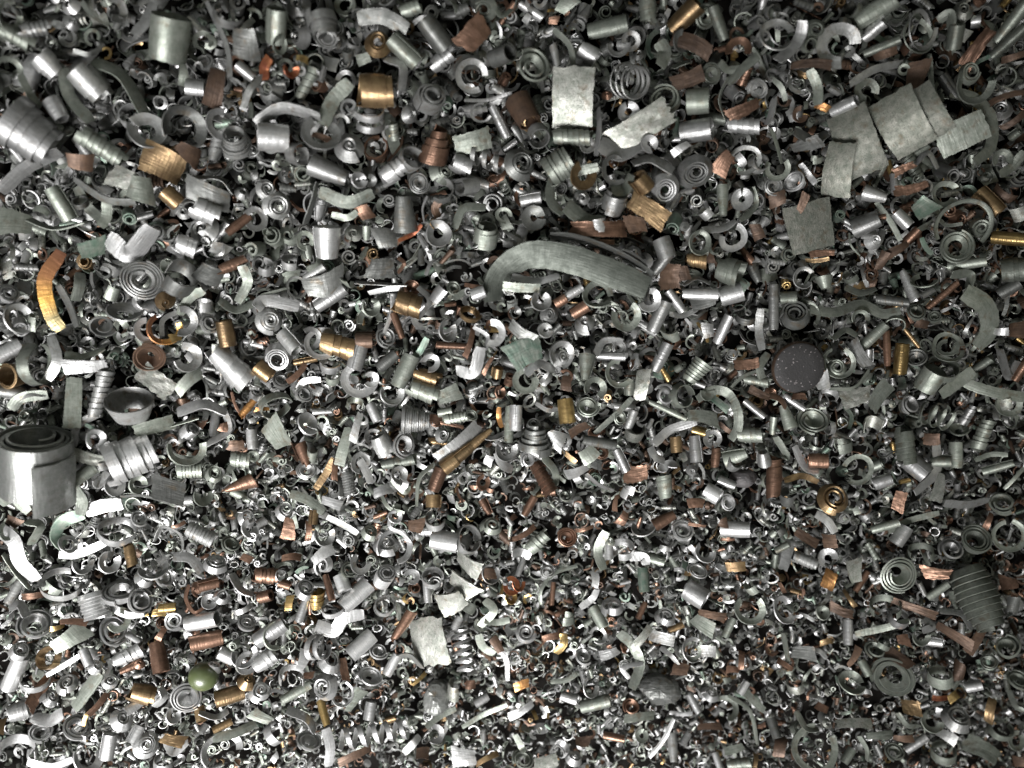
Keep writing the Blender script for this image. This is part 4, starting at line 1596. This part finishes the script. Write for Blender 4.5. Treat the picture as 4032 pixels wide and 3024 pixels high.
root = empty('round_pellet', M, 'round black gritty disc lying tilted in the chips, with sparkling specks', 'disc', px, py, 210, 'black disc', 'k')
sm = sinter()
V, Fc, U = lathe([(0.00001, Hd / 2), (Rd * 0.5, Hd / 2), (Rd * 0.88, Hd / 2), (Rd * 0.95, Hd / 2 - 0.05 * Rd)])
part('face', (V, Fc, U), sm, root)
part('rim', lathe([(Rd * 0.95, Hd / 2 - 0.05 * Rd), (Rd, Hd / 2 - 0.13 * Rd), (Rd, -Hd / 2 + 0.1 * Rd), (Rd * 0.93, -Hd / 2), (0.00001, -Hd / 2)]), MAT['b'], root, label='dull brown edge of the disc')
occ(px, py, 112)

# green bead
px, py, p, u, F = spot(0, 2, 1320, 1065, 0.0028)
gm = bpy.data.materials.new('green_plastic'); gm.use_nodes = True
gb = gm.node_tree.nodes['Principled BSDF']; gb.inputs['Base Color'].default_value = (0.058, 0.072, 0.030, 1); gb.inputs['Roughness'].default_value = 0.38
gb.inputs['Coat Weight'].default_value = 0.4
gn = gm.node_tree.nodes.new('ShaderNodeTexNoise'); gn.inputs['Scale'].default_value = 700
gp = gm.node_tree.nodes.new('ShaderNodeBump'); gp.inputs['Distance'].default_value = 0.00005; gp.inputs['Strength'].default_value = 0.4
gm.node_tree.links.new(gn.outputs[0], gp.inputs['Height']); gm.node_tree.links.new(gp.outputs[0], gb.inputs['Normal'])
r_ = 96 * u
prof = [(max(1e-6, r_ * math.sin(q)), r_ * math.cos(q)) for q in np.linspace(0, math.pi, 28)]
o = link('round_bead', make_mesh('round_bead', lathe(prof, 48), [gm]), m4(F @ Matrix.Rotation(0.5, 3, 'X'), p))
o.scale = (1.0, 0.95, 0.97); o['label'] = 'smooth olive green plastic ball among bright curls, lower left'; o['category'] = 'ball'
ITEMS.append(dict(obj=o, kind='x', col='x', px=px, py=py, size=116, lab=o['label'], mark='olive green ball'))
occ(px, py, 60)

# big double-wrapped roll at the left edge
px, py, p, u, F = spot(0, 1, 225, 1345, 0.0085)
M = m4(axis_basis(F, 92, 24, -90), p)
root = empty('thick_roll', M, 'biggest roll of thick steel strip, bright and smooth, at the left edge', 'roll', px, py, 290, 'biggest steel roll', 'l')
rng = np.random.default_rng(5)
Lr, Dr = 355 * u, 452 * u; th = 0.9 * MM
cap_m = metal('worn_roll_steel', (0.46, 0.465, 0.45), (0.33, 0.35, 0.325), 0.40, 0.8, speck=0.1, rust=0.35)
part('inner_wrap', wind(0.4, 0.4 + 2.6 * 6.2832, lambda s: Dr * (0.13 + 0.315 * s ** 0.6), lambda s: (1 - s) * 46 * u - 18 * u, (lambda s: 0.20 * (1 - s)), Lr, 0.8 * MM, 60, 4, 0, 0.004, rng, ecc=0.05), cap_m, root)
body = wind(R(-70), R(275), lambda s: Dr / 2 + 0 * s, lambda s: 0 * s, 0.0, Lr, 0.55 * MM, 72, 6, 0, 0.010, rng, bump=0.10 * MM)
part('outer_wrap', body, cap_m, root)
flap = wind(R(-62) + R(62), R(74), lambda s: Dr / 2 + 1.2 * MM - 0.3 * MM * s, lambda s: -88 * u + 0 * s, 0.0, Lr * 0.98, 0.6 * MM, 90, 6, 0, 0.012, rng, bump=0.10 * MM)
fl = part('flap', flap, cap_m, root, label='bright strip end wrapped over the roll, set lower')
occ(px, py, 150); occ(px - 60, py, 140); occ(px + 40, py + 90, 100); occ(px + 60, py - 80, 90)

# wide flat wrap of grey-green strip
px, py, p, u, F = spot(3, 0, 740, 860, 0.0050)
M = m4(F, p)
root = empty('flat_wrap', M, 'wide strip wound flat in three overlapping mottled grey-green turns, upper right', 'wrap', px, py, 420, 'wide flat wrap', 'n')
def wrap(x, y, L, W, a, z, bend, seed, tx=0, ty=0):
    rg = np.random.default_rng(seed)
    d = g_flake(L * u, W * u, bend, rg, 0.16, n=30, K=10, th=0.4 * MM)
    m = Matrix.Rotation(R(a), 3, 'Z') @ Matrix.Rotation(R(tx), 3, 'X') @ Matrix.Rotation(R(ty), 3, 'Y')
    mm = m.to_4x4(); mm.translation = ((x - 740) * u, (860 - y) * u, z)
    part('turn', d, MAT['m'], root, mm)
wrap(590, 905, 440, 258, -72, 0.0012, 40, 11, 5, 6)
wrap(858, 815, 400, 268, -64, 0.0000, 48, 12, 5, 4)
wrap(985, 775, 350, 235, -64, -0.0014, 52, 13, 5, 0)
for q in ((590, 900), (600, 1020), (620, 780), (860, 810), (820, 730), (920, 920), (1000, 760)): occ(3 * 1008 + q[0] * .6076, q[1] * .6076, 85)

# long dark folded ribbon in the middle
px, py = 1250 * 1.823, 580 * 1.823
p = at(px, py, 0.0050); u = (CAM_H - p.z) / FPX * 1.823; F = frame_at(p)
root = empty('folded_ribbon', m4(F, p), 'long dark smooth ribbon folded back on itself, the longest piece near the middle', 'ribbon', px, py, 640, 'long dark folded ribbon', 'd')
def lp(pts): return [((x - 1250) * u, (580 - y) * u, z * MM) for x, y, z in pts]
rg = np.random.default_rng(8)
part('outer_fold', g_ribbon(lp([(1062, 648, -3.5), (1070, 606, -1.2), (1100, 570, 0.4), (1150, 549, 1.4), (1215, 556, 1.2), (1300, 583, 0.8), (1398, 624, 0.4)]), 61 * u, 46, -8, rg, n=70, K=6, th=0.42 * MM), MAT['q'], root)
part('inner_fold', g_ribbon(lp([(1188, 509, -1.8), (1240, 514, -2.0), (1300, 533, -2.2), (1360, 562, -2.4), (1402, 592, -1.0), (1408, 608, 0.2)]), 46 * u, 72, 80, rg, n=50, K=4, th=0.4 * MM), MAT['d'], root)
part('tucked_fold', g_ribbon(lp([(1330, 548, -2.6), (1350, 545, -1.6), (1378, 560, -1.4), (1394, 582, -1.6), (1376, 578, -2.2), (1348, 562, -2.6)]), 34 * u, 80, 80, rg, n=40, K=4, th=0.35 * MM), MAT['d'], root)
for q in ((1100, 580), (1150, 555), (1200, 555), (1250, 570), (1300, 590), (1350, 610), (1390, 625), (1070, 610), (1330, 555), (1380, 575)): occ(q[0] * 1.823, q[1] * 1.823, 66)

# steel strip with a bronze cone rolled along its edge
px, py, p, u, F = spot(1, 1, 1330, 1270, 0.0040)
root = empty('strip_and_cone', m4(F, p), 'golden stepped cone rolled on the edge of a grey steel strip, near the centre', 'cone', px, py, 260, 'golden stepped cone', 'z')
def rel(x, y, z=0.0): return Vector(((x - 1330) * u, (1270 - y) * u, z))
def axm(x0, y0, x1, y1, z=0.0):
    a = math.degrees(math.atan2(y0 - y1, x1 - x0)); m = axis_basis(Matrix.Identity(3), a, 4)
    mm = m.to_4x4(); mm.translation = rel((x0 + x1) / 2, (y0 + y1) / 2, z); return mm, math.hypot(x1 - x0, y1 - y0) * u
for (xa, ya, xb, yb, da, db) in ((1212, 1378, 1300, 1312, 100, 90), (1290, 1320, 1400, 1230, 86, 68), (1390, 1238, 1520, 1128, 66, 36)):
    mm, L = axm(xa, ya, xb, yb, 0.0008)
    part('cone_turn', g_tube(L, da * u, db * u, 1, rng, 36, 4), MAT['z'], root, mm)
mm, L = axm(1150, 1520, 1205, 1375, 0.0)
part('cone_turn', g_tube(L, 84 * u, 96 * u, 1, rng, 36, 4), MAT['c'], root, mm, label='coppery lower turn of the cone')
st = g_flake(350 * u, 92 * u, 30, rng, 0.15, n=26, K=6, th=0.35 * MM)
mm = Matrix.Rotation(R(39), 4, 'Z') @ Matrix.Rotation(R(20), 4, 'X'); mm.translation = rel(1312, 1212, 0.0006)
part('strip', st, MAT['g'], root, mm)
mm, L = axm(1150, 1545, 1150, 1625, -0.001)
part('end_ring', g_tube(L, 100 * u, 100 * u, 1, rng, 36, 4), MAT['z'], root, mm)
for q in ((1200, 1400), (1270, 1330), (1350, 1270), (1430, 1200), (1490, 1150), (1320, 1200), (1400, 1140), (1170, 1480), (1150, 1590)): occ(1008 + q[0] * .6076, 1008 + q[1] * .6076, 34)

# ------------------------------------------------------------------ the rest of the heap
rng = np.random.default_rng(77)
PROTO = []
def addp(kk, wgt, fn, n):
    for i in range(n):
        PROTO.append((kk, wgt / n, fn(np.random.default_rng(1000 + len(PROTO)))))
u_ = lambda r, a, b: r.uniform(a, b)
S5 = 5.0 * MM
addp('r', .33, lambda r: g_ring(S5 * u_(r, .75, 1.2), S5 * u_(r, .11, .26), u_(r, 150, 335), r, 24, 2, k=u_(r, 0, .35)), 16)
addp('b', .18, lambda r: g_band(S5 * u_(r, .6, 1.0), S5 * u_(r, .16, .42), u_(r, 150, 345), r, 24, 2), 10)
addp('s', .13, lambda r: g_spiral(S5 * u_(r, .5, .9), S5 * u_(r, .3, .9), u_(r, 1.2, 2.2), r, u_(r, .25, .5), 20, 2), 10)
addp('t', .08, lambda r: g_tube(S5 * u_(r, .6, 1.2), S5 * u_(r, .25, .55), S5 * u_(r, .2, .5), 1, r, 20, 3), 9)
addp('T', .10, lambda r: g_tube(S5 * u_(r, .8, 1.6), S5 * u_(r, .3, .6), S5 * u_(r, .2, .5), int(u_(r, 3, 7)), r, 20, 2, gap=(0 if r.random() < .6 else .25)), 10)
addp('h', .02, lambda r: g_spring(S5 * u_(r, .7, 1.5), S5 * u_(r, .4, .7), S5 * u_(r, .25, .45), r, 20, 2), 4)
addp('f', .05, lambda r: g_flake(S5 * u_(r, .5, 1.0), S5 * u_(r, .3, .7), u_(r, 20, 130), r, u_(r, .2, .9), 7, 4), 10)
def rib(r):
    n = 3; a = u_(r, -1.2, 1.2); L = S5 * u_(r, .9, 1.7)
    P = [(-L / 2, 0, u_(r, -.1, .1) * L), (0, a * L * .25, u_(r, 0, .12) * L), (L / 2, u_(r, -.2, .2) * L, u_(r, -.1, .1) * L)]
    return g_ribbon(P, S5 * u_(r, .1, .34), u_(r, -50, 50), u_(r, -80, 80), r, n=14, K=2)
addp('p', .14, rib, 14)
for i in range(len(PROTO)):
    if len(PROTO[i][2][0]) == 0: raise RuntimeError
wg = np.array([p_[1] for p_ in PROTO]); wg /= wg.sum()

XR, YR = 0.205, 0.160
occA = np.array(occupied); rngA = np.array(RINGS)
cell = 180.0
grid = {}
for i, (ox, oy, orr) in enumerate(occupied):
    for cx in range(int((ox - orr) // cell), int((ox + orr) // cell) + 1):
        for cy in range(int((oy - orr) // cell), int((oy + orr) // cell) + 1): grid.setdefault((cx, cy), []).append(i)
NF = 40000
fx = rng.uniform(-XR, XR, NF); fy = rng.uniform(-YR, YR, NF)
dens = rng.random(NF)
chips = []
for i in range(NF):
    x, y = fx[i], fy[i]
    if dens[-1 - i] > 0.80 - 0.9 * y / (2 * YR): continue
    depth = rng.uniform(0, 1) ** 0.95
    dz = 0.0012 - 0.0095 * depth
    z = float(height(x, y)) + dz
    px, py = project(x, y, z)
    inside = -60 < px < 4092 and -60 < py < 3084
    if not inside and dens[i] > 0.55: continue
    fy_ = min(max(py / 3024, -0.1), 1.1); fx_ = min(max(px / 4032, -0.1), 1.1)
    sc = (1.15 - 0.56 * fy_ - 0.10 * fx_) * rng.lognormal(0, 0.22)
    sc *= 1.0 if depth < 0.5 else 1.15
    if inside and dz > -0.0042:
        hit = False
        for j in grid.get((int(px // cell), int(py // cell)), ()):
            ox, oy, orr = occupied[j]
            if (px - ox) ** 2 + (py - oy) ** 2 < (orr + sc * 22) ** 2: hit = True; break
        if hit:
            dz = -0.0045 - rng.uniform(0, 0.004); z = float(height(x, y)) + dz
    k = int(rng.choice(len(PROTO), p=wg)); kk = PROTO[k][0]
    # colour by place: browner to the right, paler to the lower left
    warm = 0.04 + 0.11 * fx_ + 0.03 * fy_
    q = rng.random()
    if q < warm: col = rng.choice(['b', 'c', 'z', 'c', 'b', 'y'], p=[.42, .26, .14, .08, .06, .04])
    else: col = rng.choice(['g', 'd', 'l', 'n', 'G', 'w'], p=[.33, .20, .15, .24, .03, .05])
    # attitude: mostly lying, some on edge
    if kk in 'rsbh':
        el = 90 - abs(rng.normal(0, 32)); 
    elif kk in 'tT': el = rng.normal(0, 18)
    else: el = None
    if el is None:
        M3 = Matrix.Rotation(rng.uniform(0, 6.2832), 3, 'Z') @ Matrix.Rotation(rng.normal(0, 0.5), 3, 'X') @ Matrix.Rotation(rng.normal(0, 0.35), 3, 'Y')
    else:
        M3 = axis_basis(Matrix.Identity(3), rng.uniform(0, 360), el) @ Matrix.Rotation(rng.uniform(0, 6.2832), 3, 'Z')
    chips.append((kk, k, col, x, y, z, sc, M3, dz, px, py, inside))

# the ones that show largest become chips of their own, the rest is one heap of fines
count = {}
for it in ITEMS: count[it['kind']] = count.get(it['kind'], 0) + 1
order = sorted([c for c in chips if c[11] and 0 < c[9] < 4032 and 0 < c[10] < 3024 and c[8] > -0.0022], key=lambda c: -(c[6] + c[8] * 220))
PM = {}
picked = set()
for c in order:
    kk, k, col, x, y, z, sc, M3, dz, px, py, _ = c
    lim = 300 if kk != 'r' else 300
    if count.get(kk, 0) >= lim or len(picked) >= NPICK: continue
    count[kk] = count.get(kk, 0) + 1
    key = (k, col)
    nm, cat, word = KINDN[kk]
    if key not in PM: PM[key] = make_mesh(nm, PROTO[k][2], [MAT[col]])
    o = link(nm, PM[key], Matrix.LocRotScale(Vector((x, y, z)), M3.to_quaternion(), Vector((sc, sc, sc))))
    o['category'] = cat; o['group'] = GROUPN[kk]
    ITEMS.append(dict(obj=o, kind=kk, col=col, px=px, py=py, size=sc * 66, lab=None, mark=None))
    picked.add(id(c))
VV, FF, UU, MI = [], [], [], []; off = 0
byk = {}
for c in chips:
    if id(c) in picked: continue
    byk.setdefault(c[1], []).append(c)
for k, lst in byk.items():
    v, f, uv = PROTO[k][2]
    Ms = np.array([np.array(c[7]) * c[6] for c in lst]); Ts = np.array([[c[3], c[4], c[5]] for c in lst])
    W = np.einsum('mij,vj->mvi', Ms, v) + Ts[:, None, :]
    m = len(lst)
    VV.append(W.reshape(-1, 3).astype(np.float32)); UU.append(np.tile(uv, (m, 1)).astype(np.float32))
    FF.append((f[None] + (np.arange(m) * len(v))[:, None, None] + off).reshape(-1, 4).astype(np.int32))
    MI.append(np.repeat([CODES.index(c[2]) for c in lst], len(f)))
    off += m * len(v)
me = make_mesh('fine_chips', (np.concatenate(VV), np.concatenate(FF), np.concatenate(UU)), MATS, np.concatenate(MI))
o = link('fine_chips', me); o['kind'] = 'stuff'; o['label'] = 'countless small steel, copper and brass chips filling the heap between the larger ones'; o['category'] = 'metal chips'

# ------------------------------------------------------------------ labels: each singles out one chip
marks = [it for it in ITEMS if it['mark']]
ORD = ['nearest', 'second nearest', 'third nearest', 'fourth nearest', 'fifth nearest', 'sixth nearest', 'seventh nearest', 'eighth nearest', 'ninth nearest', 'tenth nearest',
       'eleventh nearest', 'twelfth nearest'] + ['%dth nearest' % i for i in range(13, 21)]
SECT = ['right of', 'upper right of', 'above', 'upper left of', 'left of', 'lower left of', 'below', 'lower right of']
def sector(it, m):
    a = math.degrees(math.atan2(m['py'] - it['py'], it['px'] - m['px'])) % 360
    return int(((a + 22.5) % 360) // 45)
bydesc = {}
for it in ITEMS: bydesc.setdefault((it['kind'], it['col']), []).append(it)
used = {}
for it in ITEMS:
    if it['lab']:
        it['obj']['label'] = it['lab']; continue
    if it['kind'] == 'x': continue
    near = sorted((m for m in marks if m is not it), key=lambda m: math.hypot(m['px'] - it['px'], m['py'] - it['py']))[:8]
    best = None
    for m in near:
        s_ = sector(it, m); d = math.hypot(m['px'] - it['px'], m['py'] - it['py'])
        rank = sum(1 for o_ in bydesc[(it['kind'], it['col'])] if o_ is not it and o_ is not m and sector(o_, m) == s_ and math.hypot(m['px'] - o_['px'], m['py'] - o_['py']) < d)
        sc_ = rank * 60 + d
        if best is None or sc_ < best[0]: best = (sc_, rank, s_, m)
    _, rank, s_, m = best
    size = 'small ' if it['size'] < 75 else ('large ' if it['size'] > 145 else '')
    word = KINDN[it['kind']][2]
    it['obj']['label'] = '%s%s %s, %s %s the %s' % (size, COLW[it['col']], word, ORD[min(rank, 19)], SECT[s_], m['mark'])
    if len(it['obj']['label'].split()) > 16: it['obj']['label'] = it['obj']['label'].replace('small ', '', 1).replace('large ', '', 1)
    if len(it['obj']['label'].split()) > 16: print('LONG', it['obj']['label'])
    used[it['obj']['label']] = used.get(it['obj']['label'], 0) + 1
print('ITEMS', len(ITEMS), count, 'dup labels', sum(1 for v in used.values() if v > 1), 'maxwords', max(len(k.split()) for k in used), 'fine verts', off)
